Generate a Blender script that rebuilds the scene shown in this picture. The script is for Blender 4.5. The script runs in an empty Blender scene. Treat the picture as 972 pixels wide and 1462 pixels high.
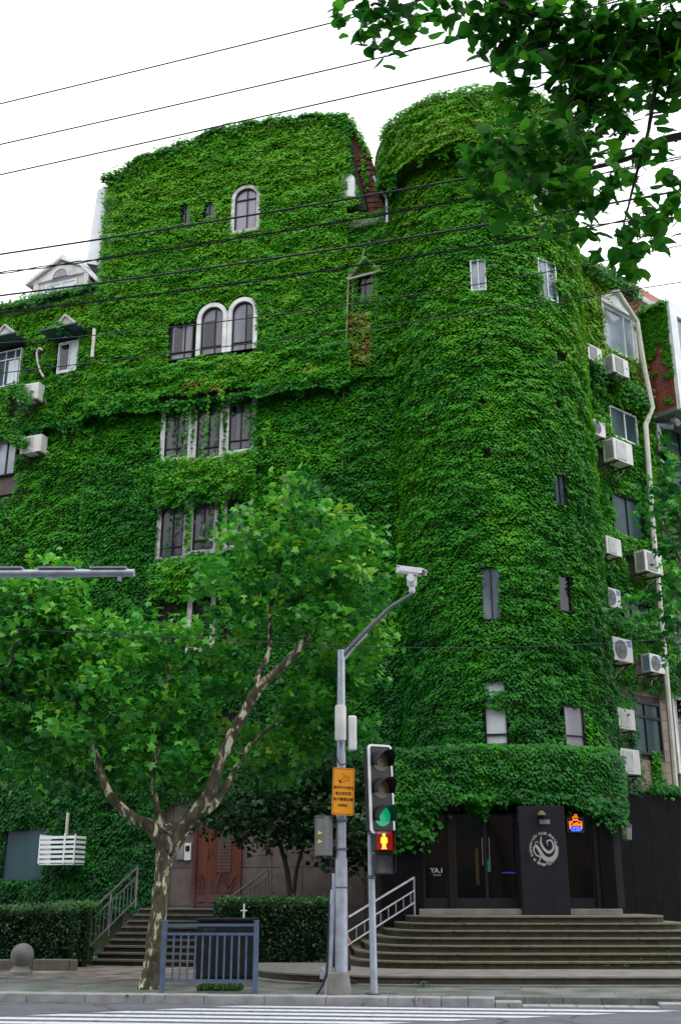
import bpy, bmesh, math, random
import numpy as np
from mathutils import Vector, Matrix
random.seed(7)
R = math.radians
scene = bpy.context.scene
col = scene.collection

# ------------------------------------------------------------------ camera
CZ = 1.65
TH = R(19.4)
FPX = 1554.0
CT, ST = math.cos(TH), math.sin(TH)
cam_d = bpy.data.cameras.new('camera')
cam_d.sensor_fit = 'VERTICAL'
cam_d.sensor_height = 36.0
cam_d.lens = FPX / 1462 * 36.0
cam_d.clip_start = 0.1
cam_d.clip_end = 2000
cam = bpy.data.objects.new('camera', cam_d)
col.objects.link(cam)
cam.location = (0, 0, CZ)
cam.rotation_euler = (math.pi / 2 + TH, 0, 0)
scene.camera = cam

# ------------------------------------------------------------------ world, sun, exposure
w = bpy.data.worlds.new('World')
scene.world = w
w.use_nodes = True
nt = w.node_tree
nt.nodes.clear()
out = nt.nodes.new('ShaderNodeOutputWorld')
sky = nt.nodes.new('ShaderNodeTexSky')
sky.sky_type = 'NISHITA'
sky.sun_disc = False
SUN_EL, SUN_AZ = R(62), R(150)       # azimuth measured from +Y towards +X
sky.sun_elevation = SUN_EL
sky.sun_rotation = SUN_AZ
sky.dust_density = 3.0
bg1 = nt.nodes.new('ShaderNodeBackground'); bg1.inputs[1].default_value = 0.10
nt.links.new(sky.outputs[0], bg1.inputs[0])
# bright even overcast with soft cloud variation
tc = nt.nodes.new('ShaderNodeTexCoord')
nz = nt.nodes.new('ShaderNodeTexNoise'); nz.inputs['Scale'].default_value = 2.0; nz.inputs['Detail'].default_value = 4
nt.links.new(tc.outputs['Generated'], nz.inputs['Vector'])
rp = nt.nodes.new('ShaderNodeValToRGB')
rp.color_ramp.elements[0].position = 0.3; rp.color_ramp.elements[0].color = (0.86, 0.92, 1.0, 1)
rp.color_ramp.elements[1].position = 0.7; rp.color_ramp.elements[1].color = (1.0, 1.0, 0.99, 1)
nt.links.new(nz.outputs[0], rp.inputs[0])
bg2 = nt.nodes.new('ShaderNodeBackground'); bg2.inputs[1].default_value = 1.35
nt.links.new(rp.outputs[0], bg2.inputs[0])
mx = nt.nodes.new('ShaderNodeMixShader'); mx.inputs[0].default_value = 0.85
nt.links.new(bg1.outputs[0], mx.inputs[1]); nt.links.new(bg2.outputs[0], mx.inputs[2])
nt.links.new(mx.outputs[0], out.inputs[0])

sd = bpy.data.lights.new('sun', 'SUN'); sd.energy = 0.7; sd.angle = R(20); sd.color = (1.0, 0.96, 0.9)
so = bpy.data.objects.new('sun', sd); col.objects.link(so)
so.rotation_euler = (math.pi / 2 - SUN_EL, 0, -SUN_AZ + math.pi)
so.location = (0, 0, 40)
sv = Vector((math.sin(SUN_AZ) * math.cos(SUN_EL), math.cos(SUN_AZ) * math.cos(SUN_EL), math.sin(SUN_EL)))
so.rotation_euler = sv.to_track_quat('Z', 'Y').to_euler()
scene.view_settings.view_transform = 'Standard'
scene.view_settings.look = 'None'
scene.view_settings.exposure = 0.76
scene.view_settings.gamma = 1.0
scene.render.engine = 'CYCLES'
scene.cycles.max_bounces = 6
scene.cycles.diffuse_bounces = 3
scene.cycles.transparent_max_bounces = 6

# ------------------------------------------------------------------ measuring helpers
def ray(px, py):
    x = (px - 486) / FPX; y = (731 - py) / FPX
    return Vector((x, CT - y * ST, ST + y * CT))
def atY(px, py, D):
    r = ray(px, py); k = D / r.y
    return Vector((r.x * k, D, CZ + r.z * k))
def onz(px, py, z):
    r = ray(px, py); k = (z - CZ) / r.z
    return Vector((r.x * k, r.y * k, z))

class Plane:
    """vertical wall: origin, direction to the right (as seen), normal towards the street"""
    def __init__(s, o, ang):
        s.o = Vector((o[0], o[1], 0)); s.u = Vector((math.cos(ang), math.sin(ang), 0)); s.n = Vector((s.u.y, -s.u.x, 0))
    def P(s, u, z, off=0.0):
        v = s.o + s.u * u + s.n * off; return Vector((v.x, v.y, z))
    def hit(s, px, py, off=0.0):
        r = ray(px, py); o = s.o + s.n * off
        k = (o.x * s.n.x + o.y * s.n.y) / (r.x * s.n.x + r.y * s.n.y)
        p = Vector((r.x * k, r.y * k, CZ + r.z * k)); d = p - o
        return d.x * s.u.x + d.y * s.u.y, p.z
    def rect(s, x0, y0, x1, y1, off=0.0):
        xm, ym = (x0 + x1) / 2, (y0 + y1) / 2
        return s.hit(x0, ym, off)[0], s.hit(x1, ym, off)[0], s.hit(xm, y1, off)[1], s.hit(xm, y0, off)[1]
    def mat(s, u, z, off=0.0):
        p = s.P(u, z, off)
        return Matrix(((s.u.x, -s.n.x, 0, p.x), (s.u.y, -s.n.y, 0, p.y), (0, 0, 1, p.z), (0, 0, 0, 1)))
    def np(s, u, z, off):
        return np.stack([s.o.x + s.u.x * u + s.n.x * off, s.o.y + s.u.y * u + s.n.y * off, z], 1)
    def nn(s, n):
        return np.tile(np.array([[s.n.x, s.n.y, 0.0]]), (n, 1))

class Cyl:
    def __init__(s, c, r):
        s.c = c; s.r = r
    def P(s, ph, z, off=0.0):
        return Vector((s.c[0] + (s.r + off) * math.sin(ph), s.c[1] - (s.r + off) * math.cos(ph), z))
    def hit(s, px, py, off=0.0):
        d = ray(px, py); rr = s.r + off
        a = d.x * d.x + d.y * d.y; b = -2 * (d.x * s.c[0] + d.y * s.c[1]); c = s.c[0] ** 2 + s.c[1] ** 2 - rr * rr
        q = max(0, b * b - 4 * a * c); k = (-b - math.sqrt(q)) / (2 * a)
        return math.atan2(d.x * k - s.c[0], s.c[1] - d.y * k), CZ + d.z * k
    def rect(s, x0, y0, x1, y1, off=0.0):
        xm, ym = (x0 + x1) / 2, (y0 + y1) / 2
        return s.hit(x0, ym, off)[0], s.hit(x1, ym, off)[0], s.hit(xm, y1, off)[1], s.hit(xm, y0, off)[1]
    def np(s, ph, z, off):
        return np.stack([s.c[0] + (s.r + off) * np.sin(ph), s.c[1] - (s.r + off) * np.cos(ph), z], 1)

class Oval(Cyl):
    """rounded-box ledge: polar superellipse"""
    def __init__(s, c, rx, ry, e=3.6): s.c = c; s.rx = rx; s.ry = ry; s.e = e; s.r = ry
    def rad(s, ph): return (np.abs(np.sin(ph) / s.rx) ** s.e + np.abs(np.cos(ph) / s.ry) ** s.e) ** (-1 / s.e)
    def np(s, ph, z, off):
        r = s.rad(ph) + off; return np.stack([s.c[0] + r * np.sin(ph), s.c[1] - r * np.cos(ph), z], 1)
    def at(s, ph, z, off=0.0):
        r = float(s.rad(ph)) + off; return Vector((s.c[0] + r * math.sin(ph), s.c[1] - r * math.cos(ph), z))

# ------------------------------------------------------------------ materials
MATS = {}
def mk(name, c, rough=0.6, metal=0.0, var=0.12, scale=4.0, bump=0.0, bscale=30.0, c2=None, spec=0.5, emit=None, estr=0.0, coord='pos', streak=False):
    m = bpy.data.materials.new(name); m.use_nodes = True
    n = m.node_tree.nodes; l = m.node_tree.links
    b = n['Principled BSDF']
    b.inputs['Roughness'].default_value = rough; b.inputs['Metallic'].default_value = metal
    b.inputs['Specular IOR Level'].default_value = spec
    b.inputs['Base Color'].default_value = (*c, 1)
    g = n.new('ShaderNodeNewGeometry')
    src = g.outputs['Position']
    if var > 0 or c2:
        t = n.new('ShaderNodeTexNoise'); t.inputs['Scale'].default_value = scale; t.inputs['Detail'].default_value = 6
        if streak:
            mp = n.new('ShaderNodeMapping'); mp.inputs['Scale'].default_value = (1, 1, 0.12); l.new(src, mp.inputs[0]); l.new(mp.outputs[0], t.inputs['Vector'])
        else:
            l.new(src, t.inputs['Vector'])
        r = n.new('ShaderNodeValToRGB'); l.new(t.outputs[0], r.inputs[0])
        e = r.color_ramp.elements
        e[0].position = 0.32; e[1].position = 0.68
        d = c2 if c2 else tuple(max(0, x * (1 - var * 1.6)) for x in c)
        e[0].color = (*d, 1); e[1].color = (*(min(1, x * (1 + var * (0 if c2 else 1))) for x in c), 1)
        l.new(r.outputs[0], b.inputs['Base Color'])
    if bump > 0:
        t2 = n.new('ShaderNodeTexNoise'); t2.inputs['Scale'].default_value = bscale; t2.inputs['Detail'].default_value = 4; l.new(src, t2.inputs['Vector'])
        bp = n.new('ShaderNodeBump'); bp.inputs['Strength'].default_value = bump; bp.inputs['Distance'].default_value = 0.02
        l.new(t2.outputs[0], bp.inputs['Height']); l.new(bp.outputs[0], b.inputs['Normal'])
    if emit:
        b.inputs['Emission Color'].default_value = (*emit, 1); b.inputs['Emission Strength'].default_value = estr
    MATS[name] = m
    return m

def leafmat(name, ramp, transl=0.22, rough=0.5, spec=0.4):
    """leaf: colour from the 'tone' attribute and a random value per leaf"""
    m = bpy.data.materials.new(name); m.use_nodes = True
    n = m.node_tree.nodes; l = m.node_tree.links
    b = n['Principled BSDF']; o = n['Material Output']
    b.inputs['Roughness'].default_value = rough; b.inputs['Specular IOR Level'].default_value = spec
    g = n.new('ShaderNodeNewGeometry')
    oi = n.new('ShaderNodeObjectInfo')
    at = n.new('ShaderNodeAttribute'); at.attribute_name = 'tone'
    m1 = n.new('ShaderNodeMath'); m1.operation = 'MULTIPLY_ADD'; l.new(g.outputs['Random Per Island'], m1.inputs[0]); m1.inputs[1].default_value = 0.16
    m0 = n.new('ShaderNodeMath'); m0.operation = 'MULTIPLY_ADD'; l.new(oi.outputs['Random'], m0.inputs[0]); m0.inputs[1].default_value = 0.12; m0.inputs[2].default_value = -0.14
    l.new(m0.outputs[0], m1.inputs[2])
    m2 = n.new('ShaderNodeMath'); m2.operation = 'ADD'; l.new(m1.outputs[0], m2.inputs[0]); l.new(at.outputs['Fac'], m2.inputs[1])
    r = n.new('ShaderNodeValToRGB'); l.new(m2.outputs[0], r.inputs[0])
    e = r.color_ramp.elements
    e[0].position = ramp[0][0]; e[0].color = (*ramp[0][1], 1)
    e[1].position = ramp[-1][0]; e[1].color = (*ramp[-1][1], 1)
    for p, c in ramp[1:-1]:
        q = e.new(p); q.color = (*c, 1)
    l.new(r.outputs[0], b.inputs['Base Color'])
    tr = n.new('ShaderNodeBsdfTranslucent'); l.new(r.outputs[0], tr.inputs[0])
    ms = n.new('ShaderNodeMixShader'); ms.inputs[0].default_value = transl
    l.new(b.outputs[0], ms.inputs[1]); l.new(tr.outputs[0], ms.inputs[2]); l.new(ms.outputs[0], o.inputs['Surface'])
    MATS[name] = m
    return m

def glassmat(name, tint, alpha, rough=0.06):
    m = bpy.data.materials.new(name); m.use_nodes = True
    n = m.node_tree.nodes; l = m.node_tree.links; n.clear()
    o = n.new('ShaderNodeOutputMaterial'); t = n.new('ShaderNodeBsdfTransparent'); t.inputs[0].default_value = (*tint, 1)
    gl = n.new('ShaderNodeBsdfGlossy'); gl.inputs['Roughness'].default_value = rough; gl.inputs[0].default_value = (0.9, 0.95, 1, 1)
    ms = n.new('ShaderNodeMixShader'); ms.inputs[0].default_value = alpha
    l.new(t.outputs[0], ms.inputs[1]); l.new(gl.outputs[0], ms.inputs[2]); l.new(ms.outputs[0], o.inputs[0])
    MATS[name] = m

mk('ivy_backing', (0.02, 0.05, 0.012), 0.95, var=0.5, scale=3, c2=(0.02, 0.025, 0.01))
mk('white_trim', (0.74, 0.75, 0.74), 0.6, var=0.1, scale=2.5, c2=(0.5, 0.51, 0.5))
mk('white_panel', (0.72, 0.74, 0.76), 0.55, var=0.1, scale=1.5)
mk('stained_trim', (0.6, 0.6, 0.58), 0.75, scale=5, c2=(0.3, 0.29, 0.26), bump=0.2)
mk('dark_frame', (0.014, 0.014, 0.018), 0.5, spec=.25)
mk('white_frame', (0.7, 0.73, 0.76), 0.4)
mk('pane_grey', (0.20, 0.19, 0.23), 0.2, var=0.35, scale=1.6, streak=True, spec=0.6)
mk('pane_slate', (0.09, 0.09, 0.12), 0.15, var=0.4, scale=1.5, streak=True, spec=0.5)
mk('pane_dark', (0.01, 0.011, 0.015), 0.1, var=0, spec=0.6)
mk('pane_sky', (0.33, 0.38, 0.45), 0.12, var=0.25, scale=0.9, spec=0.8, c2=(0.1, 0.14, 0.17))  # pale sky reflection put into the pane colour
mk('pane_teal', (0.022, 0.06, 0.07), 0.3, var=0.3, scale=1.2, spec=0.2, streak=True)
mk('pane_white', (0.6, 0.64, 0.68), 0.3, var=0.1, scale=1)
mk('brick_red', (0.15, 0.042, 0.028), 0.9, scale=6, c2=(0.05, 0.02, 0.014), bump=0.3, streak=True)
mk('pink_stucco', (0.45, 0.2, 0.15), 0.9, scale=2, c2=(0.33, 0.15, 0.11), bump=0.2)
mk('tile_joint', (0.42, 0.36, 0.33), 0.9)
mk('tile_red', (0.26, 0.05, 0.035), 0.45, scale=3, var=0.3)
mk('beige_tile', (0.30, 0.24, 0.18), 0.7, scale=3, c2=(0.2, 0.16, 0.12))
mk('stone_pink', (0.13, 0.10, 0.09), 0.8, scale=3, c2=(0.08, 0.06, 0.054), bump=0.1)
mk('stone_joint', (0.09, 0.075, 0.065), 0.9)
mk('black_clad', (0.006, 0.006, 0.008), 0.8, scale=3, c2=(0.003, 0.003, 0.004), bump=0.05, spec=.1)
mk('pier_black', (0.021, 0.019, 0.026), 0.8, scale=3, c2=(0.015, 0.014, 0.019), spec=.15)
mk('brown_post', (0.010, 0.007, 0.004), 0.7, spec=.2)
mk('interior_dark', (0.012, 0.011, 0.011), 0.8)
mk('concrete', (0.26, 0.26, 0.25), 0.9, scale=3, c2=(0.14, 0.14, 0.13), bump=0.3)
mk('kerb', (0.36, 0.36, 0.37), 0.85, scale=5, c2=(0.24, 0.24, 0.25), bump=0.2)
mk('step_tread', (0.2, 0.175, 0.125), 0.85, scale=4, c2=(0.10, 0.10, 0.05), bump=0.2)
mk('step_riser', (0.055, 0.05, 0.033), 0.9, scale=5, c2=(0.022, 0.024, 0.014), bump=0.3)  # darker copy of the tread stone: shade on the upright faces put into colour
mk('step_dark', (0.15, 0.14, 0.12), 0.85, scale=4, c2=(0.09, 0.085, 0.07), bump=0.2)
mk('step_dark_riser', (0.04, 0.038, 0.033), 0.9, scale=7, c2=(0.02, 0.02, 0.017))  # same stone as the side treads, darkened as if shaded
mk('plinth_top', (0.23, 0.21, 0.19), 0.85, scale=3, c2=(0.14, 0.13, 0.115), bump=0.2)
mk('steel', (0.36, 0.37, 0.39), 0.38, metal=0.85, var=0.1)
mk('galv', (0.42, 0.46, 0.54), 0.45, metal=0.35, var=0.12, scale=6)
mk('galv_dark', (0.13, 0.15, 0.18), 0.45, metal=0.4, var=0.12, scale=6)
mk('blue_paint', (0.085, 0.13, 0.21), 0.4, var=0.15, scale=8)
mk('box_grey', (0.16, 0.17, 0.17), 0.5, var=0.1)
mk('box_black', (0.01, 0.012, 0.014), 0.35, var=0.2)
mk('white_paint', (0.78, 0.8, 0.84), 0.45, var=0.06)
mk('signal_black', (0.018, 0.018, 0.022), 0.45)
mk('ac_white', (0.62, 0.63, 0.62), 0.5, var=0.1, scale=3, c2=(0.5, 0.5, 0.48))
mk('ac_panel', (0.42, 0.43, 0.42), 0.5)
mk('ac_grey', (0.2, 0.2, 0.21), 0.5)
mk('ac_fan', (0.09, 0.13, 0.2), 0.4)
mk('ac_blue', (0.03, 0.16, 0.42), 0.4)
mk('rust', (0.09, 0.05, 0.03), 0.8)
mk('pipe_white', (0.62, 0.61, 0.57), 0.5, scale=3, c2=(0.45, 0.43, 0.36))
mk('pipe_old', (0.3, 0.31, 0.16), 0.8, scale=4, c2=(0.07, 0.13, 0.03))
mk('wood_red', (0.12, 0.026, 0.010), 0.4, scale=3, c2=(0.045, 0.011, 0.005), streak=True, bump=0.1)
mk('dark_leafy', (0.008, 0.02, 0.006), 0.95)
def doormat():
    m = MATS['wood_red']; n = m.node_tree.nodes; l = m.node_tree.links; b = n['Principled BSDF']; src = b.inputs['Base Color'].links[0].from_socket
    g = n.new('ShaderNodeNewGeometry'); sp_ = n.new('ShaderNodeSeparateXYZ'); l.new(g.outputs['Position'], sp_.inputs[0]); mr = n.new('ShaderNodeMapRange'); mr.inputs['From Min'].default_value = 2.1; mr.inputs['From Max'].default_value = 1.35; l.new(sp_.outputs[2], mr.inputs[0])
    x = n.new('ShaderNodeMixRGB'); l.new(mr.outputs[0], x.inputs[0]); l.new(src, x.inputs[1]); x.inputs[2].default_value = (.10, .055, .055, 1); l.new(x.outputs[0], b.inputs['Base Color'])
doormat()   # the lower door is bleached and scuffed
mk('wood_pale', (0.16, 0.075, 0.055), 0.4, scale=3, c2=(0.11, 0.05, 0.04))
mk('lattice', (0.12, 0.05, 0.03), 0.5)
mk('cable', (0.012, 0.013, 0.03), 0.5, var=0)
mk('orange_sign', (0.85, 0.33, 0.015), 0.45, var=0.05)
mk('black_ink', (0.012, 0.01, 0.01), 0.6, var=0)
mk('white_ink', (0.3, 0.34, 0.36), 0.6, var=0)
mk('silver_ink', (0.36, 0.37, 0.37), 0.45, var=0.1)
mk('dim_ink', (0.009, 0.0105, 0.013), 0.8, var=0, spec=.1)
mk('dull_brass', (0.13, 0.11, 0.03), 0.5, var=0)
mk('yellow_ink', (0.75, 0.6, 0.03), 0.5, var=0)
mk('lens_amber', (0.2, 0.16, 0.07), 0.35, var=0)
mk('lens_green', (0.01, 0.25, 0.12), 0.3, var=0, emit=(0.0, 0.75, 0.3), estr=0.22)
mk('lens_red', (0.16, 0.01, 0.005), 0.35, var=0, emit=(1, 0.04, 0.0), estr=0.12)
mk('man_lit', (0.9, 0.3, 0.02), 0.3, var=0, emit=(1.0, 0.36, 0.03), estr=2.2)
mk('lens_off', (0.13, 0.14, 0.15), 0.3, var=0.2, scale=8)
mk('neon_orange', (0.9, 0.2, 0.02), 0.3, var=0, emit=(1.0, 0.16, 0.01), estr=1.0)
mk('neon_blue', (0.05, 0.1, 0.9), 0.3, var=0, emit=(0.06, 0.1, 1.0), estr=1.3)
mk('lamp_green', (0.0, 0.3, 0.1), 0.3, var=0, emit=(0.03, 0.8, 0.3), estr=0.5)
mk('lamp_warm', (0.4, 0.3, 0.1), 0.3, var=0, emit=(1.0, 0.6, 0.2), estr=0.10)
mk('skin', (0.42, 0.22, 0.15), 0.6, var=0)
mk('cloth_navy', (0.012, 0.014, 0.035), 0.9, var=0.2)
mk('cloth_black', (0.01, 0.01, 0.012), 0.9, var=0.2)
mk('shoe_white', (0.5, 0.52, 0.6), 0.6, var=0.2)
mk('hair', (0.01, 0.008, 0.007), 0.6, var=0)
mk('teal_metal', (0.02, 0.06, 0.065), 0.5)
mk('roof_tile', (0.12, 0.05, 0.035), 0.8)
mk('far_wall', (0.5, 0.48, 0.45), 0.8, scale=1)
mk('opp_brick', (0.16, 0.11, 0.09), 0.9, scale=1)
glassmat('glass', (0.4, 0.42, 0.43), 0.05)

# plane tree bark: cream, olive and grey plates
def barkmat():
    m = bpy.data.materials.new('plane_bark'); m.use_nodes = True
    n = m.node_tree.nodes; l = m.node_tree.links; b = n['Principled BSDF']; b.inputs['Roughness'].default_value = 0.85
    g = n.new('ShaderNodeNewGeometry')
    mp = n.new('ShaderNodeMapping'); mp.inputs['Scale'].default_value = (1, 1, 0.45); l.new(g.outputs['Position'], mp.inputs[0])
    nz = n.new('ShaderNodeTexNoise'); nz.inputs['Scale'].default_value = 8.0; nz.inputs['Detail'].default_value = 5; nz.inputs['Distortion'].default_value = 0.8
    l.new(mp.outputs[0], nz.inputs['Vector'])
    r = n.new('ShaderNodeValToRGB'); r.color_ramp.interpolation = 'CONSTANT'
    e = r.color_ramp.elements; e[0].position = 0; e[0].color = (0.04, 0.037, 0.024, 1); e[1].position = 0.60; e[1].color = (0.55, 0.52, 0.38, 1)
    q = e.new(0.45); q.color = (0.07, 0.065, 0.035, 1); q = e.new(0.52); q.color = (0.11, 0.10, 0.06, 1); q = e.new(0.565); q.color = (0.36, 0.34, 0.22, 1)
    l.new(nz.outputs[0], r.inputs[0]); l.new(r.outputs[0], b.inputs['Base Color'])
    bp = n.new('ShaderNodeBump'); bp.inputs['Strength'].default_value = 0.35; bp.inputs['Distance'].default_value = 0.02
    l.new(nz.outputs[0], bp.inputs['Height']); l.new(bp.outputs[0], b.inputs['Normal'])
    MATS['plane_bark'] = m
barkmat()
mk('dark_bark', (0.05, 0.04, 0.03), 0.9, scale=9, bump=0.4)

IVY = [(0.0, (0.004, 0.06, 0.012)), (0.3, (0.012, 0.15, 0.010)), (0.55, (0.045, 0.275, 0.006)), (0.78, (0.115, 0.37, 0.006)), (0.9, (0.24, 0.26, 0.05)), (1.0, (0.25, 0.14, 0.06))]
leafmat('ivy_leaf', IVY, 0.26, 0.5, 0.22)
leafmat('plane_leaf', [(0.0, (0.008, 0.07, 0.02)), (0.3, (0.018, 0.17, 0.03)), (0.6, (0.06, 0.34, 0.03)), (0.88, (0.15, 0.50, 0.03)), (1.0, (0.24, 0.46, 0.04))], 0.33, 0.42, 0.4)
leafmat('mulberry_leaf', [(0.0, (0.008, 0.07, 0.012)), (0.5, (0.026, 0.17, 0.014)), (1.0, (0.1, 0.4, 0.014))], 0.5, 0.6, 0.12)
leafmat('hedge_leaf', [(0.0, (0.008, 0.04, 0.012)), (0.5, (0.018, 0.085, 0.015)), (1.0, (0.06, 0.17, 0.02))], 0.15, 0.45, 0.4)

# ground materials
def pavemat(name, c1, c2, mortar, sx, sy, rot=0.0):
    m = bpy.data.materials.new(name); m.use_nodes = True
    n = m.node_tree.nodes; l = m.node_tree.links; b = n['Principled BSDF']; b.inputs['Roughness'].default_value = 0.85
    g = n.new('ShaderNodeNewGeometry'); mp = n.new('ShaderNodeMapping'); mp.inputs['Rotation'].default_value = (0, 0, rot); l.new(g.outputs['Position'], mp.inputs[0])
    br = n.new('ShaderNodeTexBrick'); br.inputs['Scale'].default_value = 1.0; br.inputs['Brick Width'].default_value = sx; br.inputs['Row Height'].default_value = sy
    br.inputs['Mortar Size'].default_value = 0.008; br.inputs['Color1'].default_value = (*c1, 1); br.inputs['Color2'].default_value = (*c2, 1); br.inputs['Mortar'].default_value = (*mortar, 1)
    l.new(mp.outputs[0], br.inputs['Vector'])
    nz = n.new('ShaderNodeTexNoise'); nz.inputs['Scale'].default_value = 1.3; nz.inputs['Detail'].default_value = 7; l.new(g.outputs['Position'], nz.inputs['Vector'])
    r = n.new('ShaderNodeValToRGB'); r.color_ramp.elements[0].position = 0.35; r.color_ramp.elements[0].color = (0.45, 0.5, 0.42, 1); r.color_ramp.elements[1].position = 0.62; r.color_ramp.elements[1].color = (1, 1, 1, 1)
    l.new(nz.outputs[0], r.inputs[0])
    mm = n.new('ShaderNodeMixRGB'); mm.blend_type = 'MULTIPLY'; mm.inputs[0].default_value = 1; l.new(br.outputs[0], mm.inputs[1]); l.new(r.outputs[0], mm.inputs[2]); l.new(mm.outputs[0], b.inputs['Base Color'])
    MATS[name] = m
pavemat('slabs', (0.2, 0.21, 0.2), (0.16, 0.17, 0.165), (0.07, 0.07, 0.065), 0.6, 0.3, R(7))
pavemat('pavers', (0.34, 0.29, 0.24), (0.16, 0.11, 0.12), (0.12, 0.1, 0.09), 0.24, 0.24, R(45))
mk('asphalt', (0.13, 0.14, 0.16), 0.85, scale=1.2, c2=(0.09, 0.097, 0.115), bump=0.3, bscale=60)
mk('road_paint', (0.66, 0.68, 0.74), 0.7, scale=9, c2=(0.5, 0.52, 0.56))
def wear(name, cmat, thr, scale, col2, crack=0.0):
    m = MATS[name]; n = m.node_tree.nodes; l = m.node_tree.links; b = n['Principled BSDF']; src = b.inputs['Base Color'].links[0].from_socket
    g = n.new('ShaderNodeNewGeometry'); t = n.new('ShaderNodeTexNoise'); t.inputs['Scale'].default_value = scale; t.inputs['Detail'].default_value = 9; t.inputs['Roughness'].default_value = .7
    l.new(g.outputs['Position'], t.inputs['Vector']); r = n.new('ShaderNodeValToRGB'); r.color_ramp.elements[0].position = thr; r.color_ramp.elements[1].position = thr + .05
    l.new(t.outputs[0], r.inputs[0]); x = n.new('ShaderNodeMixRGB'); l.new(r.outputs[0], x.inputs[0]); l.new(src, x.inputs[1]); x.inputs[2].default_value = (*col2, 1)
    o_ = x.outputs[0]
    if crack:
        v = n.new('ShaderNodeTexVoronoi'); v.feature = 'DISTANCE_TO_EDGE'; v.inputs['Scale'].default_value = crack; 
        ad = n.new('ShaderNodeVectorMath'); ad.operation = 'ADD'; sc = n.new('ShaderNodeVectorMath'); sc.operation = 'SCALE'; sc.inputs['Scale'].default_value = .5; l.new(t.outputs['Color'], sc.inputs[0]); l.new(g.outputs['Position'], ad.inputs[0]); l.new(sc.outputs[0], ad.inputs[1]); l.new(ad.outputs[0], v.inputs['Vector'])
        r2 = n.new('ShaderNodeValToRGB'); r2.color_ramp.elements[0].position = .004; r2.color_ramp.elements[1].position = .016; r2.color_ramp.elements[0].color = (.35, .35, .35, 1); l.new(v.outputs[0], r2.inputs[0])
        y = n.new('ShaderNodeMixRGB'); y.blend_type = 'MULTIPLY'; y.inputs[0].default_value = 1; l.new(o_, y.inputs[1]); l.new(r2.outputs[0], y.inputs[2]); o_ = y.outputs[0]
    l.new(o_, b.inputs['Base Color'])
wear('road_paint', None, .60, 7, (.17, .18, .2)); wear('asphalt', None, .58, 2.2, (.075, .08, .09), .45); wear('slabs', None, .6, 1.5, (.07, .075, .065))
wear('kerb', None, .6, 3, (.12, .12, .12)); wear('step_tread', None, .56, 4, (.05, .06, .025))
mk('soil', (0.05, 0.045, 0.03), 0.95, scale=2)

# ------------------------------------------------------------------ object helpers
def tag(o, label=None, cat=None, group=None, kind=None):
    if label: o['label'] = label
    if cat: o['category'] = cat
    if group: o['group'] = group
    if kind: o['kind'] = kind
    return o
def thing(name, label, cat, loc, group=None):
    o = bpy.data.objects.new(name, None); o.empty_display_size = 0.2
    col.objects.link(o); o.location = loc
    return tag(o, label, cat, group)
def wloc(p):
    v = Vector((0, 0, 0))
    while p: v = v + Vector(p.location); p = p.parent
    return v

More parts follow.
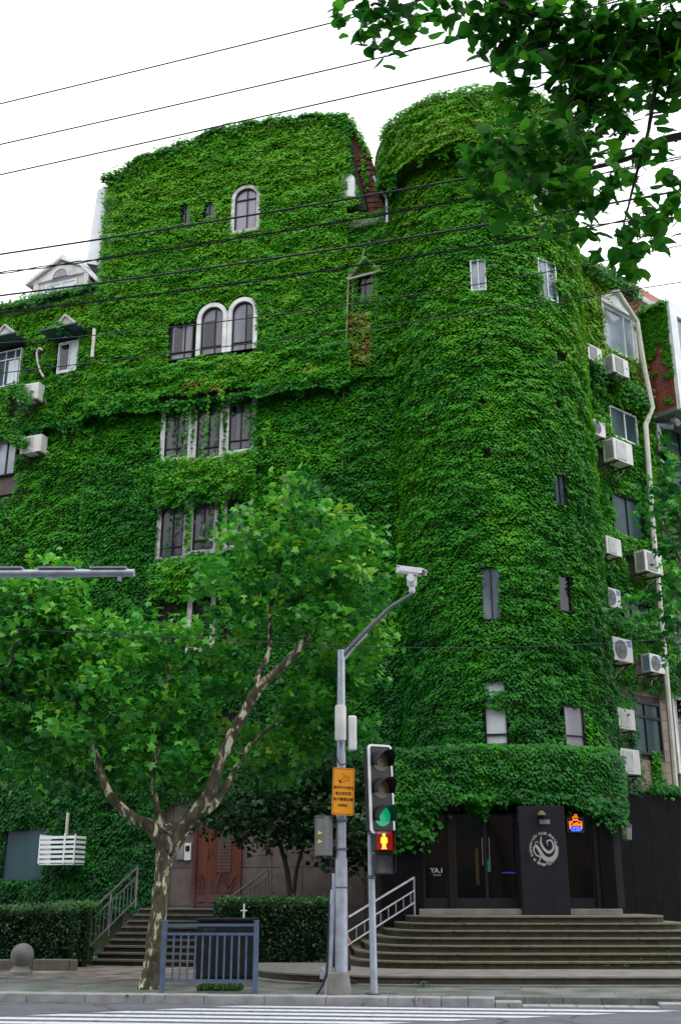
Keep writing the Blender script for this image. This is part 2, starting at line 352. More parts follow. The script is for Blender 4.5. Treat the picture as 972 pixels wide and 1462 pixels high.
class MB:
    def __init__(s): s.v = []; s.f = []; s.mi = []; s.m = None
    def add(s, vs, fs, k=0):
        b = len(s.v); s.v += [tuple(v) for v in vs]; s.f += [tuple(b + i for i in f) for f in fs]; s.mi += [k] * len(fs)
    def boxm(s, M, x0, x1, y0, y1, z0, z1, k=0):
        vs = [M @ Vector((x, y, z)) for z in (z0, z1) for y in (y0, y1) for x in (x0, x1)]
        s.add(vs, [(0, 2, 3, 1), (4, 5, 7, 6), (0, 1, 5, 4), (2, 6, 7, 3), (0, 4, 6, 2), (1, 3, 7, 5)], k); return s
    def box(s, x0, x1, y0, y1, z0, z1, k=0): return s.boxm(Matrix(), x0, x1, y0, y1, z0, z1, k)
    def prism(s, M, pts, y0, y1, k=0):
        """pts in local x,z, extruded along local y"""
        n = len(pts)
        vs = [M @ Vector((x, y0, z)) for x, z in pts] + [M @ Vector((x, y1, z)) for x, z in pts]
        s.add(vs, [tuple(range(n)), tuple(range(2 * n - 1, n - 1, -1))] + [(i, i + n, (i + 1) % n + n, (i + 1) % n) for i in range(n)], k); return s
    def slab(s, pts, z0, z1, k=0, kt=None):
        n = len(pts)
        vs = [(x, y, z0) for x, y in pts] + [(x, y, z1) for x, y in pts]
        s.add(vs, [tuple(range(n - 1, -1, -1))] + [(i, (i + 1) % n, (i + 1) % n + n, i + n) for i in range(n)], k)
        s.add([(x, y, z1) for x, y in pts], [tuple(range(n))], k if kt is None else kt); return s
    def tube(s, pts, rad, n=8, k=0, cap=True, wob=0.0):
        pts = [Vector(p) for p in pts]; N = len(pts)
        if not hasattr(rad, '__len__'): rad = [rad] * N
        rings = []; ref = None
        for i, p in enumerate(pts):
            d = (pts[min(i + 1, N - 1)] - pts[max(i - 1, 0)]).normalized()
            if ref is None: ref = d.orthogonal().normalized()
            a = (ref - d * ref.dot(d)).normalized(); ref = a; b = d.cross(a)
            rings.append([p + (a * math.cos(2 * math.pi * j / n) + b * math.sin(2 * math.pi * j / n)) * rad[i] * (1 + wob * (random.random() - .5)) for j in range(n)])
        vs = [v for r in rings for v in r]
        fs = [(i * n + j, i * n + (j + 1) % n, (i + 1) * n + (j + 1) % n, (i + 1) * n + j) for i in range(N - 1) for j in range(n)]
        if cap: fs += [tuple(range(n - 1, -1, -1)), tuple((N - 1) * n + j for j in range(n))]
        s.add(vs, fs, k); return s
    def disc(s, M, r, y0, y1, n=24, k=0, r2=None):
        """cylinder along local y"""
        r2 = r if r2 is None else r2
        vs = [M @ Vector((r * math.cos(2 * math.pi * i / n), y0, r * math.sin(2 * math.pi * i / n))) for i in range(n)] + [M @ Vector((r2 * math.cos(2 * math.pi * i / n), y1, r2 * math.sin(2 * math.pi * i / n))) for i in range(n)]
        s.add(vs, [tuple(range(n)), tuple(range(2 * n - 1, n - 1, -1))] + [(i, i + n, (i + 1) % n + n, (i + 1) % n) for i in range(n)], k); return s
    def lathe(s, c, prof, n=20, k=0):
        vs = [(c[0] + r * math.cos(2 * math.pi * j / n), c[1] + r * math.sin(2 * math.pi * j / n), c[2] + z) for r, z in prof for j in range(n)]
        m = len(prof)
        s.add(vs, [(i * n + j, i * n + (j + 1) % n, (i + 1) * n + (j + 1) % n, (i + 1) * n + j) for i in range(m - 1) for j in range(n)] + [tuple(range(n - 1, -1, -1)), tuple((m - 1) * n + j for j in range(n))], k); return s
    def build(s, name, mats, parent=None, smooth=False, bevel=0.0, own=True):
        if isinstance(mats, str): mats = [mats]
        V = np.array(s.v, dtype=float)
        if parent is not None: off = np.array(wloc(parent)); loc = (0, 0, 0)
        else:
            off = np.array([(V[:, 0].min() + V[:, 0].max()) / 2, (V[:, 1].min() + V[:, 1].max()) / 2, V[:, 2].min()]); loc = tuple(off)
        me = bpy.data.meshes.new(name); me.from_pydata((V - off).tolist(), [], s.f)
        for m in mats: me.materials.append(MATS[m])
        if len(mats) > 1: me.polygons.foreach_set('material_index', s.mi)
        if smooth: me.polygons.foreach_set('use_smooth', [True] * len(s.f))
        me.update()
        o = bpy.data.objects.new(name, me); col.objects.link(o); o.location = loc
        if parent is not None: o.parent = parent
        if smooth:
            try: me.set_sharp_from_angle(angle=R(40))
            except Exception: pass
        if bevel > 0:
            b = o.modifiers.new('bevel', 'BEVEL'); b.width = bevel; b.segments = 2; b.limit_method = 'ANGLE'
        return o

def copy_tree(o, parent=None):
    c = o.copy(); col.objects.link(c); c.parent = parent
    for ch in list(o.children): copy_tree(ch, c)
    return c

def textmesh(name, s, size, mat, M, parent, extrude=0.003, align='CENTER', bold=0.0):
    cu = bpy.data.curves.new(name, 'FONT'); cu.body = s; cu.size = size; cu.extrude = extrude; cu.align_x = align; cu.align_y = 'CENTER'; cu.offset = bold
    cu.resolution_u = 2
    t = bpy.data.objects.new(name, cu); col.objects.link(t)
    dg = bpy.context.evaluated_depsgraph_get()
    me = bpy.data.meshes.new_from_object(t.evaluated_get(dg)); bpy.data.objects.remove(t)
    T = Matrix(((1, 0, 0, 0), (0, 0, -1, 0), (0, 1, 0, 0), (0, 0, 0, 1)))   # text xy -> local xz, facing -y
    me.transform(Matrix.Translation(-wloc(parent)) @ M @ T)
    me.materials.clear(); me.materials.append(MATS[mat])
    o = bpy.data.objects.new(name, me); col.objects.link(o); o.parent = parent
    return o

# ------------------------------------------------------------------ leaves
rng = np.random.default_rng(5)
def vnoise(x, y, seed=0):
    xi = np.floor(x).astype(np.int64); yi = np.floor(y).astype(np.int64); fx = x - xi; fy = y - yi
    fx = fx * fx * (3 - 2 * fx); fy = fy * fy * (3 - 2 * fy)
    def h(a, b):
        n = (a * 374761393 + b * 668265263 + seed * 982451653) & 0x7fffffff
        n = ((n ^ (n >> 13)) * 1274126177) & 0x7fffffff
        return ((n ^ (n >> 16)) & 0xffff) / 65535.0
    return (h(xi, yi) * (1 - fx) + h(xi + 1, yi) * fx) * (1 - fy) + (h(xi, yi + 1) * (1 - fx) + h(xi + 1, yi + 1) * fx) * fy
def fbm(x, y, seed=0):
    return (vnoise(x, y, seed) * 4 + vnoise(x * 2.1, y * 2.1, seed + 1) * 2 + vnoise(x * 4.3, y * 4.3, seed + 2)) / 7

# leaf templates: x across, y from tip (-) to stem (+), z towards the upper face; quads only
T_IVY = (np.array([(0, .34, 0), (.40, .26, -.07), (.50, -.10, -.12), (.24, -.14, .0), (0, -.60, -.16), (-.24, -.14, .0), (-.50, -.10, -.12), (-.40, .26, -.07)], float),
         np.array([(0, 3, 2, 1), (0, 5, 4, 3), (0, 7, 6, 5)]))
T_PLANE = (np.array([(0, 0, .03), (0, .34, 0), (.42, .34, -.06), (.30, .10, 0), (.58, -.10, -.08), (.22, -.18, 0), (0, -.62, -.08), (-.22, -.18, 0), (-.58, -.10, -.08), (-.30, .10, 0), (-.42, .34, -.06)], float),
           np.array([(0, 3, 2, 1), (0, 5, 4, 3), (0, 7, 6, 5), (0, 9, 8, 7), (0, 1, 10, 9)]))
T_OVAL = (np.array([(0, .42, 0), (.26, .40, -.03), (.38, .16, -.06), (.33, -.12, -.07), (.14, -.36, -.06), (0, -.62, -.10), (-.14, -.36, -.06), (-.33, -.12, -.07), (-.38, .16, -.06), (-.26, .40, -.03), (0, .14, .0), (0, -.2, -.01)], float),
          np.array([(0, 10, 2, 1), (10, 11, 3, 2), (11, 5, 4, 3), (0, 9, 8, 10), (10, 8, 7, 11), (11, 7, 6, 5)]))
T_SMALL = (np.array([(0, .4, 0), (.25, 0, -.05), (0, -.5, -.06), (-.25, 0, -.05)], float), np.array([(0, 3, 2, 1)]))

def leaf_frames(N, tilt=30, tj=9, yaw=16, roll=17):
    """N: outward normals; returns X (across), Y (towards stem), Z (upper face)"""
    n = len(N); up = np.array([0, 0, 1.0])
    a = np.radians(rng.normal(0, yaw, n)); c, s_ = np.cos(a), np.sin(a)
    O = np.stack([N[:, 0] * c - N[:, 1] * s_, N[:, 0] * s_ + N[:, 1] * c, N[:, 2] * 0], 1)
    O /= np.maximum(1e-6, np.linalg.norm(O, axis=1))[:, None]
    t = np.radians(tilt + tj * rng.normal(0, 1, n))[:, None]
    Z = O * np.cos(t) + up * np.sin(t); Y = up * np.cos(t) - O * np.sin(t); X = np.cross(Y, Z)
    r = np.radians(rng.normal(0, roll, n) if np.isscalar(roll) else roll * rng.normal(0, 1, n))[:, None]
    return X * np.cos(r) + Y * np.sin(r), Y * np.cos(r) - X * np.sin(r), Z
def leafmesh(name, T, P, F, size, tone, mat, parent=None, curl=0.3):
    tv, tf = T; n = len(P); k = len(tv); X, Y, Z = F
    cz = 1 + rng.normal(0, curl, n)
    sx = size * rng.uniform(.85, 1.15, n)
    V = (P[:, None] + X[:, None] * (tv[None, :, 0] * sx[:, None])[..., None] + Y[:, None] * (tv[None, :, 1] * size[:, None])[..., None] + Z[:, None] * (tv[None, :, 2] * (size * cz)[:, None])[..., None]).reshape(-1, 3)
    if parent is not None: V = V - np.array(wloc(parent)); loc = (0, 0, 0)
    else: loc = (V[:, 0].mean(), V[:, 1].mean(), V[:, 2].min()); V = V - np.array(loc)
    Fc = (tf[None] + (np.arange(n) * k)[:, None, None]).reshape(-1)
    me = bpy.data.meshes.new(name); nf = n * len(tf)
    me.vertices.add(len(V)); me.vertices.foreach_set('co', V.astype(np.float32).ravel())
    me.loops.add(nf * 4); me.loops.foreach_set('vertex_index', Fc.astype(np.int32))
    me.polygons.add(nf); me.polygons.foreach_set('loop_start', (np.arange(nf) * 4).astype(np.int32))
    at = me.attributes.new('tone', 'FLOAT', 'POINT'); at.data.foreach_set('value', np.repeat(tone, k).astype(np.float32))
    me.update(calc_edges=True)
    me.materials.append(MATS[mat])
    o = bpy.data.objects.new(name, me); col.objects.link(o); o.location = loc
    if parent is not None: o.parent = parent
    return o

class Leaves:
    """collects batches of ivy leaves for one mesh"""
    def __init__(s): s.P = []; s.N = []; s.S = []; s.T = []; s.A = []
    def add(s, P, N, S, T, A=None):
        s.A.append(np.full(len(P), 30.0) if A is None else A); s.P.append(P); s.N.append(N); s.S.append(S); s.T.append(T)
    def build(s, name, T=T_IVY, mat='ivy_leaf', parent=None, **kw):
        P = np.concatenate(s.P); N = np.concatenate(s.N); S = np.concatenate(s.S); Tn = np.concatenate(s.T)
        return leafmesh(name, T, P, leaf_frames(N, **({'tilt': np.concatenate(s.A)} | kw)), S, np.clip(Tn, 0.02, 1.0), mat, parent)
def patch(L, surf, u0, u1, z0, z1, off=0.0, dens=150, size=0.15, holes=(), top=None, tone=None, bare=(), thick=0.12, seed=0, arc=1.0, edge=0.0, keep=None):
    """ivy over a wall patch. surf is Plane or Cyl (arc = radius for noise scale)"""
    size *= .9; dens *= 1.15; area = abs(u1 - u0) * arc * (z1 - z0); nb = int(area * dens * .75)
    # under layer: loose leaves; top layer: leaves overlapping in wavering rows like scales
    ub = rng.uniform(u0, u1, nb); zb = rng.uniform(z0, z1, nb)
    dx, dz = size * .82 * math.sqrt(200 / dens), size * .56 * math.sqrt(200 / dens)
    ni, nj = int(abs(u1 - u0) * arc / dx) + 1, int((z1 - z0) / dz) + 1
    ii, jj = np.meshgrid(np.arange(ni), np.arange(nj)); ii = ii.ravel().astype(float); jj = jj.ravel().astype(float)
    xg = u0 * arc + (ii + .5 * (jj % 2) + rng.normal(0, .17, len(ii))) * dx; zg = z0 + (jj + rng.normal(0, .16, len(ii))) * dz
    zg = zg + .35 * (fbm(xg * 1.1, zg * .9, seed + 50) - .5) + .06 * np.sin(xg * 5 + 3 * np.sin(zg))
    u = np.concatenate([ub, xg / arc]); z = np.concatenate([zb, zg]); n = len(u); lay = np.concatenate([np.zeros(nb), np.ones(len(xg))]); x = u * arc
    k = np.ones(n, bool)
    wob = (fbm(x * 2.2, z * 2.2, seed + 30) - .5) * 0.5
    for h in holes:
        a0, a1, b0, b1 = h[:4]; m = h[4] if len(h) > 4 else 0.0
        inside = (x > a0 * arc + m + wob * .35) & (x < a1 * arc - m - wob * .35) & (z > b0 + wob * .5 + m) & (z < b1 - wob * .5 - m)
        if len(h) > 5 and h[5]:      # arched head
            r = (a1 - a0) * arc / 2; cx = (a0 + a1) * arc / 2; zc = b1 - r
            inside &= ~((z > zc) & (np.hypot(x - cx, z - zc) > r - m - wob * .3))
        k &= ~inside
    for (a0, a1, b0, b1, f) in bare:
        inside = (x > a0 * arc) & (x < a1 * arc) & (z > b0) & (z < b1)
        q = fbm(x * 3, z * 2, seed + 77)
        k &= ~(inside & (q < f))
    if top is not None: k &= z < top(u)
    if keep is not None: k &= keep(u, z)
    u, z, x, lay = u[k], z[k], x[k], lay[k]; n = len(u)
    # scalloped clumps: leaves ride on overlapping cushions and on fine ripples
    cl = fbm(x * 1.6, z * 2.6, seed) ; rip = vnoise(x * 3.0 + 9, z * 6.5 + vnoise(x * 1.5, z * 1.5, seed + 3) * 3, seed + 5)
    d = off + thick * (cl * 1.3 + rip * 0.7 - .1) + rng.uniform(0, 0.03, n) + .07 * lay
    P = surf.np(u, z, d)
    if isinstance(surf, Plane): N = surf.nn(n)
    else: N = np.stack([np.sin(u), -np.cos(u), 0 * u], 1)
    t = 0.36 + (fbm(x * .8, z * .8, seed + 11) - .5) * .34 + .05 + .13 * np.clip(fbm(x * .55, z * .45, seed + 99) - .6, 0, .2) * 5 + (vnoise(x * 4, z * 5, seed + 12) - .5) * .16 + rng.normal(0, .05, n)
    t = t + .013 * np.clip(z - 9, 0, 17) - .032 * np.clip(9.5 - z, 0, 8)  # sun leaves yellower above; the facade's light falling off below is painted in
    if tone is not None: t = t + tone(u, z)
    t = np.minimum(t, .76) + .3 * (rng.random(n) > .997) if tone is None or not getattr(tone, 'brown', False) else t
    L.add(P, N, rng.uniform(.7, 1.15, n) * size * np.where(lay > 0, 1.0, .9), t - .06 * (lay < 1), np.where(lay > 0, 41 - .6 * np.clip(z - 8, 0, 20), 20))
def fringe(L, pts, n, spread=(0.2, 0.2, 0.25), size=0.15, t=0.4, nrm=(0, -1, 0), hang=0.0):
    """fluffy ivy along a polyline"""
    pts = np.array([list(p) for p in pts]); seg = np.linalg.norm(np.diff(pts, axis=0), axis=1); cum = np.concatenate([[0], np.cumsum(seg)])
    s_ = rng.uniform(0, cum[-1], n); i = np.clip(np.searchsorted(cum, s_) - 1, 0, len(seg) - 1); f = (s_ - cum[i]) / seg[i]
    P = pts[i] + (pts[i + 1] - pts[i]) * f[:, None]
    size *= .85; n_ = n
    amp = .3 + .6 * vnoise(s_ * 1.7, s_ * 0 + 3.3, 4)
    P = P + rng.normal(0, 1, (n, 3)) * np.array(spread) * amp[:, None]
    if hang: P[:, 2] -= np.abs(rng.normal(0, hang, n)) * (vnoise(s_ * 5, s_ * 0, 9) ** 2) * 2.5
    N = np.tile(np.array([nrm], float), (n, 1)) + rng.normal(0, .35, (n, 3))
    L.add(P, N, rng.uniform(.75, 1.2, n) * size, t + (vnoise(s_ * 2, s_ * 0 + 1, 6) - .5) * .3 + rng.normal(0, .07, n))
def strand(L, p, length, n=None, t=0.5, size=0.11):
    n = n or int(length * 28); q = rng.uniform(0, 1, n)
    P = np.array([list(p)]) + np.stack([np.sin(q * 5) * .05 + rng.normal(0, .035, n), rng.normal(0, .03, n) - .03, -q * length], 1)
    L.add(P, np.tile(np.array([[0, -1., 0]]), (n, 1)) + rng.normal(0, .3, (n, 3)), rng.uniform(.7, 1.1, n) * size, t + rng.normal(0, .08, n))
# ================================================================== SETTING: ground, road, kerb, pavement
SA = R(-6.8)
SU = Vector((math.cos(SA), math.sin(SA), 0)); SN = Vector((SU.y, -SU.x, 0))     # along the kerb, towards the camera
def K(s, t, z=0.0):      # s along the street, t behind (+) or before (-) the kerb face
    v = Vector((-1.0, 19.02, 0)) + SU * s - SN * t; return Vector((v.x, v.y, z))
def quad(name, pts, mat, kind='structure', parent=None):
    b = MB(); b.add(pts, [tuple(range(len(pts)))]); o = b.build(name, mat, parent)
    if kind and parent is None: o['kind'] = kind
    return o
quad('ground', [(-600, -600, -0.02), (600, -600, -0.02), (600, 600, -0.02), (-600, 600, -0.02)], 'soil')
road = quad('road', [K(-80, 0.3, 0), K(-80, -17.5, 0), K(80, -17.5, 0), K(80, 0.3, 0)], 'asphalt')
SW = 0.12
b = MB(); b.slab([(p.x, p.y) for p in (K(-80, .34), K(80, .34), K(80, 40), K(-80, 40))], -0.01, SW)
pav = b.build('pavement', 'slabs'); pav['kind'] = 'structure'
b = MB(); b.slab([(p.x, p.y) for p in (K(-80, -17.8), K(80, -17.8), K(80, -24), K(-80, -24))], -0.01, SW)
b.build('near_pavement', 'slabs')['kind'] = 'structure'
# strip of small patterned pavers on the left
quad('paver_strip', [K(-30, 3.3, SW + .004), K(-1.3, 3.3, SW + .004), K(-1.3, 7.5, SW + .004), K(-30, 7.5, SW + .004)], 'pavers')
# kerb stones
kerb = thing('kerb', None, None, K(0, 0.15, 0)); kerb['kind'] = 'structure'
s = -22.0; i = 0
while s < 22:
    L = 0.99 if s < 1.2 else 0.42
    drop = 0.0
    sm = s + L / 2
    if 4.0 < sm < 6.1: drop = 0.105
    elif 3.6 < sm <= 4.0 or 6.1 <= sm < 6.5: drop = 0.05
    M = Matrix.Translation(K(s, 0, 0)) @ Matrix.Rotation(SA, 4, 'Z')
    m = MB(); m.boxm(M, 0.004, L - 0.004, 0.0, 0.345, -0.01, SW + .008 - drop + random.uniform(-.003, .003))
    m.build('kerb_stone', 'kerb', kerb, bevel=0.012); s += L
# crossing stripes, joined to the road as painted pieces
for k in range(22):
    t = -0.25 - k * 0.52
    # ends measured on the photograph for the first rows; the slant then goes on
    l0 = -0.95 - 0.86 * (k - 0) * (0.93 if k < 5 else 1.0)
    r0 = 6.2 - 0.98 * k
    w_ = 0.27
    pts = [K(l0 + 0.45, t, .004), K(l0, t - w_, .004), K(r0 - .45, t - w_, .004), K(r0, t, .004)]
    bm_ = MB(); bm_.add(pts[::-1], [(3, 2, 1, 0)]); bm_.build('crossing_stripe', 'road_paint', road)

# ================================================================== THE BUILDINGS
F = Plane((1.6, 29.0), R(-16))
UR = F.hit(499, 260)[0]; UL = F.hit(150, 400)[0]; UL2 = F.hit(133, 600)[0]
TC = (4.4, 29.5); TR = 2.72
T = Cyl(TC, TR)
CAN = Oval(TC, 2.62, 3.22, 2.9)
W = Plane((F.P(UL2, 0).x, F.P(UL2, 0).y + .1), R(-22))
Q = Plane((7.1, 29.9), R(40.5))
zt = [F.hit(x, y, .25) for x, y in ((150, 262), (200, 232), (250, 214), (300, 193), (350, 182), (400, 176), (450, 170), (497, 168))]
ZB1 = F.hit(400, 556, .5)[1]; ZB2 = F.hit(400, 500, .5)[1]
LEDGE = F.hit(530, 326, 0)[1]
print('UR', UR, 'UL', UL, UL2, 'ztop', zt, 'band', ZB1, ZB2, 'ledge', LEDGE)
ZC0 = Cyl(TC, 3.32).hit(660, 206)[1]; ZC1 = Cyl(TC, 3.32).hit(650, 128)[1]
print('cap', ZC0, ZC1)
FLOOR = 1.36

bld = thing('ivy_covered_building', 'tall building with a rounded tower, covered in green ivy to the roof', 'building', (F.P(-4, 0).x, F.P(-4, 0).y, SW))
m = MB()
MF = F.mat(0, 0)
top = [(UL, ZB2 - .1)] + [(u, z) for u, z in zt] + [(UR, zt[-1][1] - .1), (UR, ZB2 - .1)]
top[1] = (UL, zt[0][1])
m.prism(MF, top, -0.25, 7.0)
m.build('upper_wall', 'ivy_backing', bld)
m = MB(); m.boxm(MF, UL2, UR + 1.9, 0.0, 7.0, SW, ZB1 + .2); m.build('lower_wall', 'ivy_backing', bld)
m = MB(); m.boxm(MF, UL2, UR, -0.24, 0.5, ZB1, ZB2 - .05); m.build('band_course', 'ivy_backing', bld)
m = MB(); m.boxm(MF, UR - .05, UR + 1.95, -0.14, 6.0, ZB1 + .2, LEDGE); m.build('link_wall', 'ivy_backing', bld)
# gap beside the tower: brick side wall with courses, ledge, soffit
def fpoly(pts, off): return [F.hit(x, y, off) for x, y in pts]
A_ = fpoly([(497, 300), (524, 300), (506, 225), (502, 182), (497, 168)], .2)
m = MB(); m.prism(MF, A_, -.2, 3.0); m.build('sloping_gable', 'ivy_backing', bld)
Bq = fpoly([(532, 322), (556, 322), (533, 240), (528, 222), (503, 180), (507, 225)], .1)
m = MB(); m.prism(MF, Bq, -.1, 3.0); m.build('brick_slope', 'brick_red', bld)
m = MB()
for i in range(13):      # courses standing proud of the slope
    f0, f1 = i / 13, (i + .72) / 13
    L0, L1 = Vector(Bq[5]).lerp(Vector(Bq[0]), f0), Vector(Bq[5]).lerp(Vector(Bq[0]), f1); R0, R1 = Vector(Bq[3]).lerp(Vector(Bq[1]), f0), Vector(Bq[3]).lerp(Vector(Bq[1]), f1)
    m.prism(MF, [tuple(L0), tuple(R0), tuple(R1), tuple(L1)][::-1], -.125, -.101)
m.build('brick_courses', 'brick_red', bld)
m = MB(); m.boxm(MF, UR - .1, UR + 1.6, -0.2, 1.2, LEDGE, LEDGE + .22); m.build('ledge', 'stained_trim', bld)
a = F.rect(485, 250, 508, 284, .3)
m = MB(); m.prism(MF, [(a[0], a[2] + .1), (a[1], a[2]), (a[1] - .04, a[3] - .15), (a[1] - .15, a[3]), (a[0] + .06, a[3] - .02)], -0.36, -0.1); m.build('sky_hole_panel', 'white_panel', bld)  # white panel standing in for bright sky seen through an opening
m = MB(); m.boxm(MF, a[0] - .05, UR + .5, -0.1, 1.0, LEDGE + .25, a[2] - .25); m.build('gap_dark_block', 'pane_dark', bld)  # solid dark block: the hollow's shade put into its colour
# left return panel: flares outwards below
zb = F.hit(140, 385)[1]; ztl = zt[0][1]
x1 = F.hit(126, 378)[0]; x2 = F.hit(143, 262)[0]
m = MB(); m.prism(MF, [(UL + .02, zb), (UL + .02, ztl), (x2 , ztl - .1), (x1, zb + .25)], -0.12, 1.6); m.build('flared_panel', 'white_panel', bld)
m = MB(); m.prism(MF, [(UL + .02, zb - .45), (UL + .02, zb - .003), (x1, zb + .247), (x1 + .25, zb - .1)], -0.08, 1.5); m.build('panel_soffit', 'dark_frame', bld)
m = MB(); m.prism(MF, [(UL + .005, zb), (UL + .3, zb), (UL + .3, zb + 3.4), (UL + .005, ztl - .4)], -0.27, -.2); m.build('bare_render', 'stained_trim', bld)
# tower shell and flared cap
m = MB(); m.lathe((TC[0], TC[1], 0), [(TR, 3.9), (TR, ZC1 - .2)], 64); m.build('tower_wall', 'ivy_backing', bld, smooth=True)
m = MB(); m.lathe((TC[0], TC[1], 0), [(TR + .02, ZC0 + .05), (3.26, ZC0 + .05), (3.3, ZC0 + .5), (3.3, ZC1 - .2), (3.15, ZC1 - .05), (2.7, ZC1)], 64); m.build('tower_cap', 'ivy_backing', bld, smooth=True)
# ledge around the tower above the entrance
m = MB(); m.slab([(p.x, p.y) for p in (CAN.at(a_, 0) for a_ in np.linspace(-math.pi, math.pi, 73)[:-1])][::-1], 3.7, 4.95); m.build('entrance_canopy', 'ivy_backing', bld)
m = MB(); m.box(1.35, 4.4, 26.27, 27.5, 3.7, 4.94); m.build('canopy_wing', 'ivy_backing', bld)

def arch_pts(w, h, arch=True, n=14):
    if not arch: return [(-w / 2, 0), (w / 2, 0), (w / 2, h), (-w / 2, h)]
    r = w / 2; zc = h - r
    return [(-r, 0), (r, 0)] + [(r * math.cos(math.pi * i / n), zc + r * math.sin(math.pi * i / n)) for i in range(n + 1)]
def ringm(mb, M, w, h, t, y0, y1, arch=True, bot=None):
    """frame outside w x h by t"""
    if not arch:
        bt = t if bot is None else bot
        mb.boxm(M, -w / 2 - t, -w / 2, y0, y1, -bt, h + t); mb.boxm(M, w / 2, w / 2 + t, y0, y1, -bt, h + t)
        mb.boxm(M, -w / 2, w / 2, y0, y1, h, h + t)
        if bt > 0: mb.boxm(M, -w / 2, w / 2, y0, y1, -bt, 0)
        return
    I = arch_pts(w, h); n = len(I); bt = t if bot is None else bot
    O = [(-w / 2 - t, -bt), (w / 2 + t, -bt)] + [((w / 2 + t) * math.cos(math.pi * i / 14), h - w / 2 + (w / 2 + t) * math.sin(math.pi * i / 14)) for i in range(15)]
    vs = [M @ Vector((x, y, z)) for y in (y0, y1) for P_ in (I, O) for x, z in P_]
    fs = []
    for i in range(n):
        j = (i + 1) % n
        fs += [(i, n + i, n + j, j), (2 * n + i, 2 * n + j, 3 * n + j, 3 * n + i), (i, j, 2 * n + j, 2 * n + i), (n + i, 3 * n + i, 3 * n + j, n + j)]
    mb.add(vs, fs)
def window(parent, M, w, h, fr='dark_frame', pane='pane_grey', arch=False, sur=None, st=0.12, sdep=0.14, mull=(0,), trans=(), ft=0.034, openx=None, bot=None, gap='pane_dark'):
    m = MB(); ft_ = ft
    iw, ih = w - 2 * ft_, h - 2 * ft_
    Mi = M @ Matrix.Translation((0, 0, ft_))
    ringm(m, Mi, iw, ih, ft_, -0.09, 0.02, arch)
    for x in mull: m.boxm(Mi, x * w - ft_ * .4, x * w + ft_ * .4, -0.075, -.01, 0, ih - (iw / 2 * (1 - math.sqrt(max(0, 1 - (2 * x * w / iw) ** 2))) if arch else 0))
    for z in trans: m.boxm(Mi, -iw / 2, iw / 2, -0.082, -.005, z * h - ft_ * .5, z * h + ft_ * .5)
    fo = m.build('window', fr, parent)
    m = MB(); m.prism(Mi, arch_pts(iw, ih, arch), -0.04, -0.012); m.build('pane', pane, fo)
    if openx:      # an open leaf shows the dark room
        m = MB(); m.boxm(Mi, openx[0] * w, openx[1] * w, -0.052, -.041, openx[2] * h, openx[3] * h); m.build('open_leaf', gap, fo)
    if sur:
        m = MB(); ringm(m, M, w, h, st, -sdep, 0.03, arch, bot); m.build('surround', sur, fo)
    return fo
def wrect(S, px, off):
    u0, u1, z0, z1 = S.rect(*px, off); return (u0 + u1) / 2, z0, u1 - u0, z1 - z0, (u0, u1, z0, z1)
HB = []; HL = []; # holes upper, lower
# top row: one open window, two smothered ones
u, z, w_, h_, r = wrect(F, (337, 272, 368, 330), .3)
window(bld, F.mat(u, z, .29), w_, h_, arch=True, sur='stained_trim', st=.12, mull=(0.05,), trans=(.72,)); HB.append((r[0] - .12, r[1] + .1, r[2] - .0, r[3] + .15, 0, 1))
for px in ((286, 283, 312, 333), (254, 290, 276, 338)):
    u, z, w_, h_, r = wrect(F, px, .3); window(bld, F.mat(u, z, .26), w_, h_, arch=True, pane='pane_dark'); HB.append((r[0] + .15, r[1] - .12, r[2] + .5, r[3] - .15, 0, 1))
# row A
for i, px in enumerate(((245, 462, 277, 514), (289, 441, 320, 508), (333, 433, 363.5, 502))):
    u, z, w_, h_, r = wrect(F, px, .3)
    window(bld, F.mat(u, z, .28), w_, h_, arch=(i > 0), sur='white_trim' if i else None, st=.14, sdep=.16, mull=(0.12,), trans=(.16,), bot=.0,
           openx=((-.36, .0, .2, .95), (-.38, .08, .17, .72), (.1, .44, .17, .72))[i])
    HB.append((r[0] - (.2 if i else .03), r[1] + (.04 if i == 2 else .2), r[2] - .05, r[3] + (.24 if i else -.1), 0, i))
# rows B and C: arched heads hidden under the ivy
for row in (((237, 572, 270, 653), (282, 566, 315, 653), (328, 559, 360, 642)), ((231, 708, 263, 795), (277, 703, 306, 785), (325, 697, 358, 778))):
    for i, px in enumerate(row):
        u, z, w_, h_, r = wrect(F, px, .12)
        window(bld, F.mat(u, z, .06), w_, h_, arch=True, pane='pane_slate', sur='white_trim' if row[0][1] < 600 else 'stained_trim', st=.15, sdep=.10, mull=(0.02,), trans=(.14, .78), openx=(-.4, -.22, .15, .78) if i == 2 else None)
        HL.append((r[0] - (.12 if i == 0 else .05), r[1] + (.0 if i == 2 else .12), r[2] - .06, r[3] - .42, 0, 1))
# row D and E, seen through the plane tree
for px in ((226, 860, 256, 925), (276, 850, 303, 925), (321, 850, 350, 920), (318, 1010, 345, 1080)):
    u, z, w_, h_, r = wrect(F, px, .12)
    window(bld, F.mat(u, z, .12), w_, h_, pane='pane_dark', sur='stained_trim' if px[0] == 276 else None, st=.14, mull=(0.05,), trans=(.3,)); HL.append((r[0] - .02, r[1] + (.12 if px[0] == 276 else 0), r[2] + .05, r[3] - .15))
